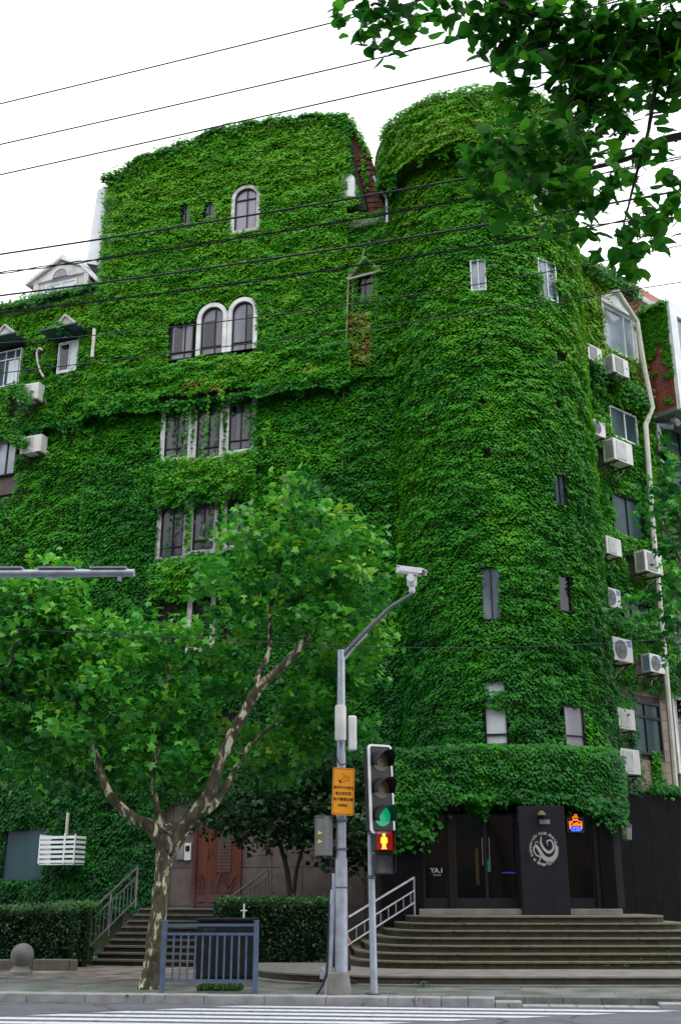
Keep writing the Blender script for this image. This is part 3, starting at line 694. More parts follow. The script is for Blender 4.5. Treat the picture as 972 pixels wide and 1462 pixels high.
# niche window with small gable in the link
u, z, w_, h_, r = wrect(F, (508, 398, 538, 452), .05)
window(bld, F.mat(u, z, .15), w_, h_, pane='pane_dark', sur='stained_trim', st=.08)
HN = [(r[0] + .12, r[1] - .12, r[2] + .55, r[3])]
p0, p1, p2_ = F.hit(497, 400, .4), F.hit(543, 388, .4), F.hit(521, 368, .4)
m = MB(); m.tube([F.P(*p0, .45), F.P(*p2_, .45), F.P(*p1, .45)], .038, 6); m.tube([F.P(*p0, .45), F.P(*p1, .45)], .035, 6); m.build('gable_trim', 'stained_trim', bld)
# tower windows
def twin(px, fr='white_frame', pane='pane_sky', mull=(0,), trans=(), grow=.0, off=.0):
    a0, a1, z0, z1 = T.rect(*px, off + .1); ph = (a0 + a1) / 2
    Pn = T.P(ph, z0, .07 + off); c, s_ = math.cos(ph), math.sin(ph)
    M = Matrix(((c, -s_, 0, Pn.x), (s_, c, 0, Pn.y), (0, 0, 1, Pn.z), (0, 0, 0, 1)))
    window(bld, M, (a1 - a0) * (TR + off), z1 - z0, fr, pane, mull=mull, trans=trans)
    return (a0 + grow / TR, a1 - grow / TR, z0, z1)
HT = [twin((671, 372, 694, 416)), twin((766, 374, 792, 428), grow=.16), twin((758, 268, 780, 304), grow=.02),
      twin((789, 678, 806, 722), 'dark_frame', 'pane_teal'), twin((686, 810, 717, 886), 'dark_frame', 'pane_sky', grow=.06), twin((794, 822, 813, 874), 'dark_frame', 'pane_dark', mull=(), grow=.03),
      twin((691, 972, 724, 1064), 'dark_frame', 'pane_white', mull=(), trans=(.14,), off=.02), twin((802, 1008, 832, 1068), 'dark_frame', 'pane_grey', mull=(), trans=(.25,), off=.02)]
# ivy grows over part of some windows: split the big one into two openings
b_ = HT.pop(6); zz = b_[3] - b_[2]
HT += [(b_[0], b_[1], b_[2], b_[2] + zz * .56), (b_[0] + .02, b_[1], b_[2] + zz * .78, b_[3])]
# shallow dimples where ivy has closed over the other openings
DT = [T.rect(*px, .1) for px in ((676, 490, 692, 512), (785, 500, 806, 520), (682, 568, 694, 584), (786, 570, 800, 586), (684, 640, 702, 660), (790, 640, 806, 668), (800, 730, 812, 742))]
# ---- entrance under the tower
DY = 26.4
def entry(px, py, D=None): return atY(px, py, D or DY)
MD = Matrix.Translation((0, DY, 0))          # local y into the building
def XA(px, D): return (px - 486) * (CT * D) / FPX * 1.003
zc = 3.7
# dark room with floor, back wall
x600, x645, x742, x812, x850, x880 = XA(604, DY), XA(648, DY), XA(744, DY - .35), XA(811, DY - .35), XA(850, DY), XA(878, DY)
m = MB(); m.box(x600 - 1, x880 + .2, DY + 2.6, DY + 2.8, FLOOR, zc); m.box(x600 - 1, x600 - .8, DY + .05, DY + 2.6, FLOOR, zc); m.box(x880, x880 + .2, DY + .05, DY + 2.6, FLOOR, zc); m.box(x600 - 1, x880 + .2, DY + .02, DY + 2.6, zc, zc + .15); m.box(x600 - 1, x880 + .2, DY + .1, DY + 2.6, FLOOR - .1, FLOOR)
m.build('lobby', 'interior_dark', bld)
m = MB(); m.box(XA(548, DY), x600, DY - .1, DY + .3, SW + .4, 3.695); m.build('black_wall', 'black_clad', bld)
m = MB(); m.box(x645 - .12, x645 + .02, DY - .06, DY + .12, FLOOR, zc); m.build('brown_post', 'brown_post', bld)
m = MB(); m.box(x742, x812, DY - .42, DY + .3, FLOOR - .14, 3.6)
pier = m.build('entrance_pier', 'pier_black', bld, bevel=.012)
m = MB(); m.box(x850, x850 + .12, DY - .06, DY + .12, FLOOR, zc); m.build('brown_post', 'brown_post', bld)
m = MB(); m.box(x850 + .122, x880, DY - .1, DY + .3, FLOOR, 3.6); m.build('black_wall', 'black_clad', bld)
def gdoor(x0, x1, label=None, mid=True):
    m = MB(); h = zc - FLOOR - .05; Mx = Matrix.Translation(((x0 + x1) / 2, DY + .05, FLOOR + .05)); ww = x1 - x0 - .1
    ringm(m, Mx, ww, h - .3, .05, -.04, .04, False)
    if mid: m.boxm(Mx, -.03, .03, -.04, .04, 0, h - .3)
    m.boxm(Mx, -ww / 2, ww / 2, -.035, .035, .0, .18)
    d = m.build('glass_door', 'dark_frame', bld)
    g = MB(); g.boxm(Mx, -ww / 2, ww / 2, -.004, .004, .181, h - .3); g.build('pane', 'glass', d)
    if mid:
        g = MB(); g.tube([Mx @ Vector((-.08, -.09, .9)), Mx @ Vector((-.08, -.09, 1.5))], .012, 6); g.tube([Mx @ Vector((.08, -.09, .9)), Mx @ Vector((.08, -.09, 1.5))], .012, 6); g.build('handle', 'steel', d)
    return d
d1 = gdoor(x600, x645 - .12, mid=False); gdoor(x645 + .02, x742); gdoor(x812, x850, mid=False)
textmesh('lettering', 'YA.1', .15, 'white_ink', Matrix.Translation((XA(624, DY), DY - .0, entry(624, 1243).z)), d1, bold=.004)
textmesh('lettering', 'VIP.BAR', .055, 'white_ink', Matrix.Translation((XA(624, DY), DY - .0, entry(624, 1249.5).z)), d1)
# thresholds
m = MB(); m.box(x600 - .12, x742 - .003, DY - .30, DY + .1, FLOOR - .13, FLOOR + .0); m.build('threshold', 'plinth_top', bld, bevel=.01)
m = MB(); m.box(x812 + .003, x880 + .05, DY - .30, DY + .1, FLOOR - .13, FLOOR + .0); m.build('threshold', 'plinth_top', bld, bevel=.01)
# emblem: ring of letters round a coiled creature
ex, ez = (x742 + x812) / 2 + XA(777, DY - .42) - XA(777, DY - .42), atY(776, 1212, DY - .42).z
ex = atY(776, 1212, DY - .42).x
ME = Matrix.Translation((ex, DY - .424, ez))
em = MB(); em.disc(ME, .002, -.002, 0.0, 8); 
S_ = .0118 * .5 * DY / 13.1      # metres per emblem unit (about one target pixel)
px2m = lambda x, y: ME @ Vector(((x - 776) * CT * (DY - .42) / FPX, -.006, -(y - 1212) * (DY - .42) / FPX * 1.09))
def ribbon(pts, rad, n=6):
    em.tube([px2m(*p) for p in pts], rad, n)
def spl(pts, k=6):
    o = []
    for i in range(len(pts) - 1):
        p0, p1, p2, p3 = pts[max(i - 1, 0)], pts[i], pts[i + 1], pts[min(i + 2, len(pts) - 1)]
        for j in range(k):
            t = j / k; o.append(tuple(.5 * ((2 * p1[c]) + (-p0[c] + p2[c]) * t + (2 * p0[c] - 5 * p1[c] + 4 * p2[c] - p3[c]) * t * t + (-p0[c] + 3 * p1[c] - 3 * p2[c] + p3[c]) * t ** 3) for c in range(len(p1))))
    o.append(tuple(pts[-1])); return o
def flat(pts, wid, dy=0.0):       # tapered flat strip on the pier face
    P2 = spl(pts); n = len(P2); vs = []
    for i, p in enumerate(P2):
        a, c = P2[max(i - 1, 0)], P2[min(i + 1, n - 1)]; dx, dy_ = c[0] - a[0], c[1] - a[1]; q = math.hypot(dx, dy_) or 1
        t = i / (n - 1); ww = np.interp(t, np.linspace(0, 1, len(wid)), wid) / 2 * .68
        vs += [px2m(p[0] - dy_ / q * ww, p[1] + dx / q * ww) + Vector((0, dy, 0)), px2m(p[0] + dy_ / q * ww, p[1] - dx / q * ww) + Vector((0, dy, 0))]
    em.add(vs, [(2 * i, 2 * i + 1, 2 * i + 3, 2 * i + 2) for i in range(n - 1)])
flat([(773, 1197), (772, 1205), (777, 1213), (784, 1216), (790, 1210), (787, 1202), (781, 1203), (782, 1208)], [1.5, 4, 5, 5, 4, 3, 2.5, 1])
flat([(792, 1203), (794, 1212), (791, 1221), (783, 1225), (775, 1222), (768, 1212), (764, 1208), (761, 1213), (764, 1219), (770, 1222), (768, 1228), (775, 1231), (782, 1227), (788, 1228)], [2, 5, 8, 9, 8, 6, 4, 3, 3, 2.5, 2, 2, 1.5, .6], -.001)
flat([(763, 1206), (766, 1203), (769, 1206)], [1, 1.5, 1]); 
emb = em.build('emblem', 'silver_ink', pier)
txt = 'SHANHAILOU CLUB MUSIC '
for i, ch in enumerate(txt * 2):
    if ch == ' ': continue
    if i > 38: break
    a = math.radians(-205 + i * 360 / 40)     # clockwise from lower left
    r_ = 19.0 * CT * DY / FPX
    Mx = ME @ Matrix.Translation((r_ * math.cos(-a), -.004, r_ * math.sin(-a) * 1.12)) @ Matrix.Rotation(-(-a - math.pi / 2), 4, 'Y')
    textmesh('emblem_letter', ch, .078, 'silver_ink', Mx, emb, .001, bold=.003)
# small lit picture lamp over the emblem
m = MB(); m.lathe((ex - .02, DY - .5, atY(775, 1166, DY).z), [(.10, 0), (.09, .04), (.03, .10)], 12); m.build('pier_lamp', 'dull_brass', pier)
m = MB(); pl = atY(777, 1174, DY - .42); m.box(pl.x - .12, pl.x + .12, DY - .44, DY - .421, pl.z - .04, pl.z + .06); m.build('small_plate', 'ac_grey', pier)
# lights seen inside
for nm, px, w2, h2, mt, lb in (('strip_light', (681, 1237), .035, .42, 'lamp_warm', None), ('green_lamp', (697, 1236), .05, .14, 'lamp_green', None), ('blue_strip', (726, 1246), .16, .012, 'neon_blue', None)):
    p = atY(px[0], px[1], DY + 1.5); g = MB(); g.box(p.x - w2, p.x + w2, DY + 1.5, DY + 1.53, p.z - h2, p.z + h2); g.build(nm, mt, bld)
# ---- steps in front of the tower
stp = thing('entrance_steps', 'broad mossy curved stone steps rising to the dark entrance under the round tower', 'steps', (4.4, 24, SW))
def sup(x0, x1, d0, dback, e=5.0, n=40):
    xc, hw = (x0 + x1) / 2, (x1 - x0) / 2; o = []
    for i in range(n + 1):
        a = math.pi + math.pi * i / n; c, s_ = math.cos(a), math.sin(a)
        o.append((xc + hw * math.copysign(abs(c) ** (2 / e), c), dback - (dback - d0) * abs(s_) ** (2 / e)))
    return o
NR = 8; z0s = .29; RH = (FLOOR - .13 - z0s) / 7
xl = [.05, .25, .48, .72, .95, 1.2, 1.45]; xr = [9.9, 9.2, 8.75, 8.3, 7.9, 7.55, 7.2]
sides = sup(-2.0, 12.5, 20.95, 28, 4.5)
def step(out, zb_, zt_, tm, rm, nose=.035):
    m = MB(); c = [(x + random.uniform(-.006, .006), y + random.uniform(-.008, .008)) for x, y in out]; m.slab([(x, y + nose) for x, y in c], zb_, zt_ - .03, 0, 0); m.slab(c, zt_ - .03, zt_, 1, 1); return m.build('step', [rm, tm], stp)
step(sides, SW - .02, z0s, 'plinth_top', 'step_riser', .02)
m = MB(); m.slab(sup(-2.2, 12.8, 20.8, 28, 4.5), SW - .03, SW + .035); m.build('kerb_edge', 'plinth_top', stp)
for k in range(7):
    step(sup(xl[k], xr[k], 22.95 + .30 * k, 28, 6), z0s + RH * k - .02, z0s + RH * (k + 1), 'step_tread', 'step_riser')
# ---- right wing
rw = thing('right_wing', 'right-hand wing of the ivy building, lined with air conditioners and a white drainpipe', 'building wing', (Q.P(3, 0).x, Q.P(3, 0).y, SW))
MQ = Q.mat(0, 0)
ZQ = Q.hit(905, 412)[1]; UQ = Q.hit(915, 520)[0]; ZG = Q.hit(900, 424)[1]
ZF1 = Q.hit(925, 1132)[1]
print('right wing top', ZQ, 'bay at', UQ, 'base', ZF1)
m = MB(); m.boxm(MQ, -2.5, 9, 0, 6, ZF1, ZG); m.build('wall', 'ivy_backing', rw)
m = MB(); m.prism(Matrix(((Q.u.x, -Q.n.x, 0, MQ[0][3]), (Q.u.y, -Q.n.y, 0, MQ[1][3]), (0, 0, 1, 0), (0, 0, 0, 1))) @ Matrix.Rotation(0, 4, 'Z'), [(-2.5, ZG), (9, ZG), (9, ZQ + .55), (-2.5, ZQ + .55)], .35, 5.5); m.build('parapet', 'pink_stucco', rw)
m = MB(); m.boxm(MQ, -2.5, 9, -.22, .35, ZG - .12, ZG + .1); m.build('gutter', 'stained_trim', rw)
a = Q.rect(888, 420, 912, 470)
m = MB(); m.boxm(MQ, Q.hit(893, 420)[0] - .1, UQ + .3, -.02, 0, Q.hit(905, 600)[1], ZG - .13); m.build('upper_render', 'pink_stucco', rw)
# beige tiles of the first floor, each a piece
u0, u1 = Q.hit(880, 1040)[0], Q.hit(966, 1040)[0]; z1_ = Q.hit(950, 925)[1]
m = MB(); m.boxm(MQ, u0, u1 + 3, -.02, 0, ZF1, z1_); m.build('tile_bed', 'stone_joint', rw)
tm = None; nx = int((u1 - u0 + 1) / .42); nz_ = int((z1_ - ZF1) / .3)
# openings, used to leave tiles out
WR = {}
WR['a'] = Q.rect(859, 448, 900, 506, .05); WR['b'] = Q.rect(868, 588, 906, 630, .05); WR['c'] = Q.rect(872, 712, 913, 768, .05); WR['d'] = Q.rect(888, 862, 926, 918, .05); WR['e'] = Q.rect(897, 1003, 941, 1078, .05)
we = WR['e']
for i in range(nx):
    for j in range(nz_):
        x, z = u0 + i * .42, ZF1 + j * .3
        if x + .41 > we[0] and x < we[1] and z + .29 > we[2] and z < we[3]:
            continue
        m = MB(); m.boxm(MQ, x + .006, x + .414, -.04 - random.uniform(0, .006), -.02, z + .006, z + .294); m.build('tile', 'beige_tile', rw)
def qwin(k, fr, pane, **kw):
    u0, u1, z0, z1 = WR[k]; return window(rw, Q.mat((u0 + u1) / 2, z0, .05), u1 - u0, z1 - z0, fr, pane, **kw)
qwin('a', 'white_frame', 'pane_sky', mull=(.2,), sur='white_trim', st=.1, ft=.06)
qwin('b', 'white_frame', 'pane_teal', mull=(0.05,), ft=.06); qwin('c', 'dark_frame', 'pane_teal', mull=(0,)); qwin('d', 'dark_frame', 'pane_teal', mull=(-.2, .15)); qwin('e', 'dark_frame', 'pane_teal', mull=(0.0,), trans=(.66,), ft=.07)
u0, u1, z0, z1 = WR['a']
m = MB(); Mp = Q.mat((u0 + u1) / 2, z1 + .12, .0); hw = (u1 - u0) / 2 + .15
m.prism(Mp, [(-hw, 0), (hw, 0), (0, .6)], -.12, .0, 0); 
for a_, b2 in (((-hw, 0), (0, .65)), ((0, .65), (hw, 0))): m.tube([Mp @ Vector((a_[0], -.16, a_[1])), Mp @ Vector((b2[0], -.16, b2[1]))], .075, 4)
m.boxm(Mp, -hw, hw, -.25, -.0, -.1, -.002); m.build('pediment', 'white_trim', rw)
# white dormer sliver on the roof
m = MB(); p = Q.P(1.0, ZG + .3, -1.0); Mp = Matrix.Translation(p) @ Matrix.Rotation(R(40.5), 4, 'Z')
m.prism(Mp, [(-.8, 0), (.8, 0), (.8, 1.3), (0, 1.9), (-.8, 1.3)], 0, 1.5); m.build('dormer', 'white_trim', rw)
# black base
m = MB(); m.boxm(MQ, -1.2, 9, -.35, 1, SW, ZF1 - .03); m.build('black_base', 'black_clad', rw)
for i in range(9):
    m = MB(); m.boxm(MQ, -.6 + i * .95, .338 + i * .95, -.375, -.352, SW + .3, ZF1 - .1); m.build('panel', 'black_clad', rw)
pt = Q.hit(940, 1290, .4); textmesh('faint_lettering', 'S  THE', .26, 'dim_ink', Q.mat(pt[0], pt[1], .38), rw)
# projecting bay: tiled cheek, white front
bay = thing('projecting_bay', 'boxy bay with red mosaic tiled side and white front corner, ivy over its top', 'bay', (Q.P(UQ + 1, 0, .6).x, Q.P(UQ + 1, 0, .6).y, Q.hit(930, 605)[1]))
zb0, zb1 = Q.hit(930, 600)[1], Q.hit(916, 458)[1]
BL = 1.15
m = MB(); m.boxm(MQ, UQ, UQ + 4, -BL + .02, 0, zb0, zb1); m.build('shell', 'tile_joint', bay)
m = MB(); 
nT = 14; nZ = int((zb1 - zb0) / .13)
for i in range(nT):
    for j in range(nZ):
        y0 = -BL + .03 + i * (BL - .04) / nT; z0 = zb0 + .02 + j * .13
        m.boxm(MQ, UQ - .012, UQ, y0 + .007, y0 + (BL - .04) / nT - .007, z0 + .007, z0 + .123)
o = m.build('mosaic_tiles', 'tile_red', bay); o['kind'] = 'stuff'
m = MB(); m.boxm(MQ, UQ - .03, UQ + .35, -BL - .12, -BL + .015, zb0 - .1, zb1 + .1); m.boxm(MQ, UQ + .35, UQ + 4, -BL - .12, -BL + .015, zb1 - .35, zb1 + .1); m.boxm(MQ, UQ + .35, UQ + 4, -BL - .12, -BL + .015, zb0 - .1, zb0 + .2); m.build('white_front', 'white_panel', bay)
m = MB(); m.boxm(MQ, UQ + .37, UQ + 3.9, -BL - .02, -BL + .012, zb0 + .2, zb1 - .35); m.build('pane', 'pane_sky', bay)
m = MB(); m.boxm(MQ, UQ - .02, UQ + 4, -BL, .0, zb0 - .12, zb0 - .003); m.build('underside', 'box_grey', bay)
m = MB(); q0 = Q.P(UQ + .35, zb0 - .2, .7); m.tube([q0, q0 + Vector((0.05, -.1, -.05)), q0 + Vector((.1, -.25, -.25))], .09, 10); m.build('vent_elbow', 'pipe_white', bay, smooth=True)
m = MB(); q0 = Q.P(UQ + .15, zb0 - .3, .25); m.tube([q0 + Vector((.5, 0, -.05)), q0 + Vector((.15, 0, -.02)), q0, q0 + Vector((0, 0, -.3)), q0 + Vector((0, 0, -.9))], .11, 10); m.build('flue', 'galv', bay, smooth=True)
# windows below the bay
m = MB(); a = Q.rect(945, 600, 972, 720, .05); window(rw, Q.mat(UQ + 1.6, a[2], .05), 1.8, a[3] - a[2], 'dark_frame', 'pane_teal', mull=(0,))
# shopfront beyond the pipe at the right edge
for yy in ((870, 950), (1000, 1100)):
    a = Q.rect(958, yy[0], 972, yy[1], .05); window(rw, Q.mat(a[0] + 1.1, a[2], .05), 2.0, a[3] - a[2], 'dark_frame', 'pane_dark', mull=(0,), sur='white_trim', st=.1)
# ---- left wing
lw = thing('left_wing', 'lower left-hand wing with mansard roof, gabled dormer and ivy-hung windows', 'building wing', (W.P(-3, 0).x, W.P(-3, 0).y, SW))
MW = W.mat(0, 0)
ZE = W.hit(70, 432)[1]; ZM = W.hit(70, 505)[1]; ZO = W.hit(85, 606, .3)[1]
print('left wing eave', ZE, ZM, ZO, LEDGE)
m = MB(); m.boxm(MW, -9, 0.15, -.25, 6, ZO, ZE - .4); m.build('upper_wall', 'ivy_backing', lw)
m = MB(); m.boxm(MW, -9, 0.15, 0, 6, SW, ZO); m.build('lower_wall', 'ivy_backing', lw)
m = MB(); m.boxm(MW, -9, 0.1, -.45, .5, ZE - .4, ZE - .05); m.build('eaves', 'stained_trim', lw)
m = MB(); m.prism(Matrix(((-W.n.x, W.u.x, 0, MW[0][3]), (-W.n.y, W.u.y, 0, MW[1][3]), (0, 0, 1, 0), (0, 0, 0, 1))), [(.3, ZE - .06), (5, ZE - .06), (5, ZE + 2.0), (3.5, ZE + 2.0)], -9, .1); m.build('roof', 'roof_tile', lw)
WL = {'a': W.rect(86, 490, 114, 533, .3), 'b': W.rect(-4, 503, 32, 553, .3), 'c': W.rect(-8, 622, 26, 680, .1), 'g': W.rect(8, 1184, 68, 1258, .1)}
for k, fr, pn, kw in (('a', 'white_frame', 'pane_white', dict(mull=(0.05,), openx=(-.4, -.0, .1, .9))), ('b', 'white_frame', 'pane_teal', dict(mull=(.25, -.1), trans=(.72,), openx=(.02, .4, .05, .68), gap='pane_white')), ('c', 'dark_frame', 'pane_sky', dict(mull=(.1,), ft=.05)), ('g', 'dark_frame', 'pane_teal', dict(mull=(), ft=.03))):
    u0, u1, z0, z1 = WL[k]; window(lw, W.mat((u0 + u1) / 2, z0, .33 if k in 'ab' else .1), u1 - u0, z1 - z0, fr, pn, **kw)
for k in 'ab':
    u0, u1, z0, z1 = WL[k]; uc = (u0 + u1) / 2; hw = .72; Mp = W.mat(uc, z1 + .18, .33)
    m = MB(); m.boxm(Mp, -hw, hw, -.75, 0, 0, .05); cn = m.build('window_canopy', 'teal_metal', lw)
    m = MB()
    for a_, b2 in (((-hw * .4, .02), (.15, .5)), ((.15, .5), (hw, .0))): m.tube([Mp @ Vector((a_[0], -.6, a_[1])), Mp @ Vector((b2[0], -.6, b2[1]))], .05, 4); m.tube([Mp @ Vector((a_[0], -.05, a_[1])), Mp @ Vector((b2[0], -.05, b2[1]))], .04, 4)
    m.prism(Mp, [(-hw * .3, .052), (hw * .9, .052), (.15, .44)], -.58, 0); m.build('canopy_gable', 'stained_trim', cn)
a = W.rect(0, 680, 30, 700, .1); m = MB(); m.boxm(MW, -9, W.hit(30, 680)[0], -.06, 0, a[2] - .1, W.hit(10, 612)[1]); m.build('bare_render', 'stone_pink', lw)
m = MB(); m.boxm(MW, W.hit(55, 500)[0], W.hit(80, 500)[0] + .4, -.29, -.25, W.hit(60, 520)[1], W.hit(60, 470)[1]); m.build('bare_patch', 'rust', lw)
# dormer
p = W.hit(90, 408, -1.4); Mp = W.mat(p[0], W.hit(90, 420, -1.4)[1] - .35, -1.4); hw = W.hit(122, 405, -1.4)[0] - p[0] + .12; hh = .95
m = MB(); m.prism(Mp, [(-hw, 0), (hw, 0), (hw, hh), (-hw, hh)], 0, 2.2); dm = m.build('dormer', 'brick_red', lw)
gz = W.hit(90, 374, -1.4)[1] - W.hit(90, 420, -1.4)[1] + .35
m = MB(); m.prism(Mp, [(-hw, 0), (hw, 0), (hw, hh + .05), (-hw, hh + .05)], -.06, -.003)
m.prism(Mp, [(-hw - .25, hh), (hw + .25, hh), (0, gz - .12)], -.16, .02)
for a_, b2 in (((-hw - .38, hh - .02), (0, gz)), ((0, gz), (hw + .38, hh - .02))):
    for dy in (-.24, -.15): m.tube([Mp @ Vector((a_[0], dy, a_[1])), Mp @ Vector((b2[0], dy, b2[1]))], .07, 4)
for sx in (-1, 1): m.boxm(Mp, sx * hw - .1, sx * hw + .1, -.14, -.02, 0, hh)
m.build('dormer_front', 'white_trim', dm)
m = MB(); m.prism(Mp @ Matrix.Translation((0, 0, hh - .0)), arch_pts(.62, .34), -.19, -.161); m.build('fanlight', 'pane_grey', dm)
m = MB(); ringm(m, Mp @ Matrix.Translation((0, 0, hh - .0)), .62, .34, .07, -.21, -.16, True, 0); m.build('fanlight_trim', 'white_trim', dm)
m = MB(); ringm(m, Mp @ Matrix.Translation((0, 0, .1)), 1.2, .66, .06, -.1, -.061, False); m.boxm(Mp, -.04, .04, -.09, -.062, .1, .76); m.build('dormer_window', 'white_frame', dm)
m = MB(); m.boxm(Mp, -.6, .6, -.075, -.062, .1, .76); m.build('pane', 'pane_white', dm)
m = MB(); m.prism(Mp, [(-hw - .4, hh), (0, gz + .08), (hw + .4, hh), (hw + .4, hh + .08), (0, gz + .18), (-hw - .4, hh + .08)], -.2, 2.3); m.build('dormer_roof', 'white_trim', dm)
m = MB(); qa, qb = W.hit(112, 372, -1.2), W.hit(145, 404, -1.2); m.tube([W.P(*qa, -1.2), W.P(*qb, -1.2)], .11, 4); m.build('raking_trim', 'white_trim', lw)

# ---- stone panels and wooden door of the side entrance
u0, u1 = F.hit(180, 1260)[0], F.hit(556, 1260)[0]; dz = F.hit(300, 1293)[1]; print('door sill z', dz); dz = FLOOR
du0, du1 = F.hit(277, 1260)[0], F.hit(346, 1260)[0]; ztop = 4.2
m = MB(); m.boxm(MF, u0, UR + 1.2, -.03, 0, SW, ztop); m.build('stone_bed', 'stone_joint', bld)
x = u0
cols = [u0 + i * (du0 - u0) / 3 for i in range(4)] + [du1 + i * (UR + 1.2 - du1) / 5 for i in range(6)]
rows = [SW, dz - .35, dz + .02, dz + .98, dz + 1.95, ztop]
for i in range(len(cols) - 1):
    if abs(cols[i] - du0) < 1e-6: continue
    for j in range(len(rows) - 1):
        m = MB(); m.boxm(MF, cols[i] + .008, cols[i + 1] - .008, -.055 - random.uniform(0, .004), -.03, rows[j] + .008, rows[j + 1] - .008); m.build('stone_panel', 'stone_pink', bld)
m = MB(); m.boxm(MF, du0 + .003, du1 - .003, -.056, -.03, SW, dz - .01); m.build('stone_panel', 'stone_pink', bld)
dw = du1 - du0; Md = F.mat(du0, dz, .03); dh = 2.35
m = MB(); m.boxm(Md, 0, .09, -.09, .0, 0, dh); m.boxm(Md, dw - .09, dw, -.09, 0, 0, dh); m.boxm(Md, .09, dw - .09, -.09, 0, dh - .1, dh)
door = m.build('wooden_door', 'wood_red', bld)
sp = .30 * dw
def leaf_door(x0, x1, nm):
    m = MB(); m.boxm(Md, x0 + .004, x1 - .004, -.06, .0, .01, dh - .1)
    cx = (x0 + x1) / 2; hw = (x1 - x0) / 2 - .07
    for i_ in (0, 1):      # raised lower panels with a curved head
        s0 = cx - hw if i_ == 0 else cx + .03
        if x1 - x0 < .55:
            if i_: break
            pw = 2 * hw
        else: pw = hw - .03
        m.boxm(Md, s0, s0 + pw, -.085, -.06, .12, .16); m.boxm(Md, s0, s0 + pw, -.075, -.06, .36, .38)
    arc = [Md @ Vector((cx - hw + 2 * hw * t / 16, -.07, .62 + .13 * math.cos(t / 16 * 4 * math.pi) + (0.10 if 4 < t < 12 else 0))) for t in range(17)]
    m.tube(arc, .018, 5); arc2 = [v - Vector((0, 0, .14)) for v in arc]; m.tube(arc2, .014, 5)
    return m.build(nm, 'wood_red', door, bevel=.006)
leaf_door(.09, sp, 'door_leaf'); leaf_door(sp, dw - .09, 'door_leaf')
lx0, lx1 = sp + (dw - .09 - sp) * .33, sp + (dw - .09 - sp) * .74
m = MB(); m.boxm(Md, lx0, lx1, -.064, -.061, .88, 2.05); m.build('lattice_backing', 'pane_grey', door)  # flat grey panel behind the lattice bars
m = MB()
for i in range(7): xx = lx0 + (lx1 - lx0) * i / 6; m.boxm(Md, xx - .009, xx + .009, -.078, -.063, .88, 2.05)
for i in range(15): zz_ = .88 + 1.17 * i / 14; m.boxm(Md, lx0 - .01, lx1 + .01, -.084, -.066, zz_ - .009, zz_ + .009)
m.build('lattice', 'lattice', door)
m = MB(); m.tube([Md @ Vector((sp + .05, -.1, 1.2)), Md @ Vector((sp + .05, -.14, 1.25)), Md @ Vector((sp + .05, -.14, 1.45)), Md @ Vector((sp + .05, -.1, 1.5))], .016, 6); m.build('door_handle', 'black_ink', door)
# intercom by the door
ic = F.hit(265, 1216); p = F.P(ic[0], ic[1], .06); it = thing('intercom', 'small grey intercom on the stone wall left of the wooden door', 'intercom', p)
m = MB(); m.boxm(F.mat(ic[0], ic[1], .06), .02, .2, -.06, 0, -.22, .22); m.build('case', 'ac_white', it); m = MB(); m.boxm(F.mat(ic[0], ic[1], .06), -.2, .0, -.05, 0, -.2, .2); m.build('back_plate', 'ac_grey', it); m = MB(); m.boxm(F.mat(ic[0], ic[1], .06), .05, .17, -.066, -.061, 0, .15); m.build('screen', 'pane_dark', it)
# side steps
ss = thing('side_steps', 'narrow dark stone steps leading up to the red wooden door', 'steps', F.P(du0, SW, 1.5))
so_l = F.hit(225, 1297, 1.6)[0] - .6; so_r = du1 + .35
rise = (FLOOR - .02 - SW) / 9; fr0 = 1.45
for k in range(9):
    zt_ = SW + rise * (k + 1); off = fr0 + .29 * (8 - k)
    m = MB(); m.boxm(F.mat(0, 0), so_l, so_r, -off + .03, -off + .34 if k < 8 else -.06, SW - .01, zt_ - .04, 0); m.boxm(F.mat(0, 0), so_l, so_r, -off, (-off + .34) if k < 8 else -.06, zt_ - .04, zt_, 1)
    m.build('step', ['step_dark_riser', 'step_dark'], ss)
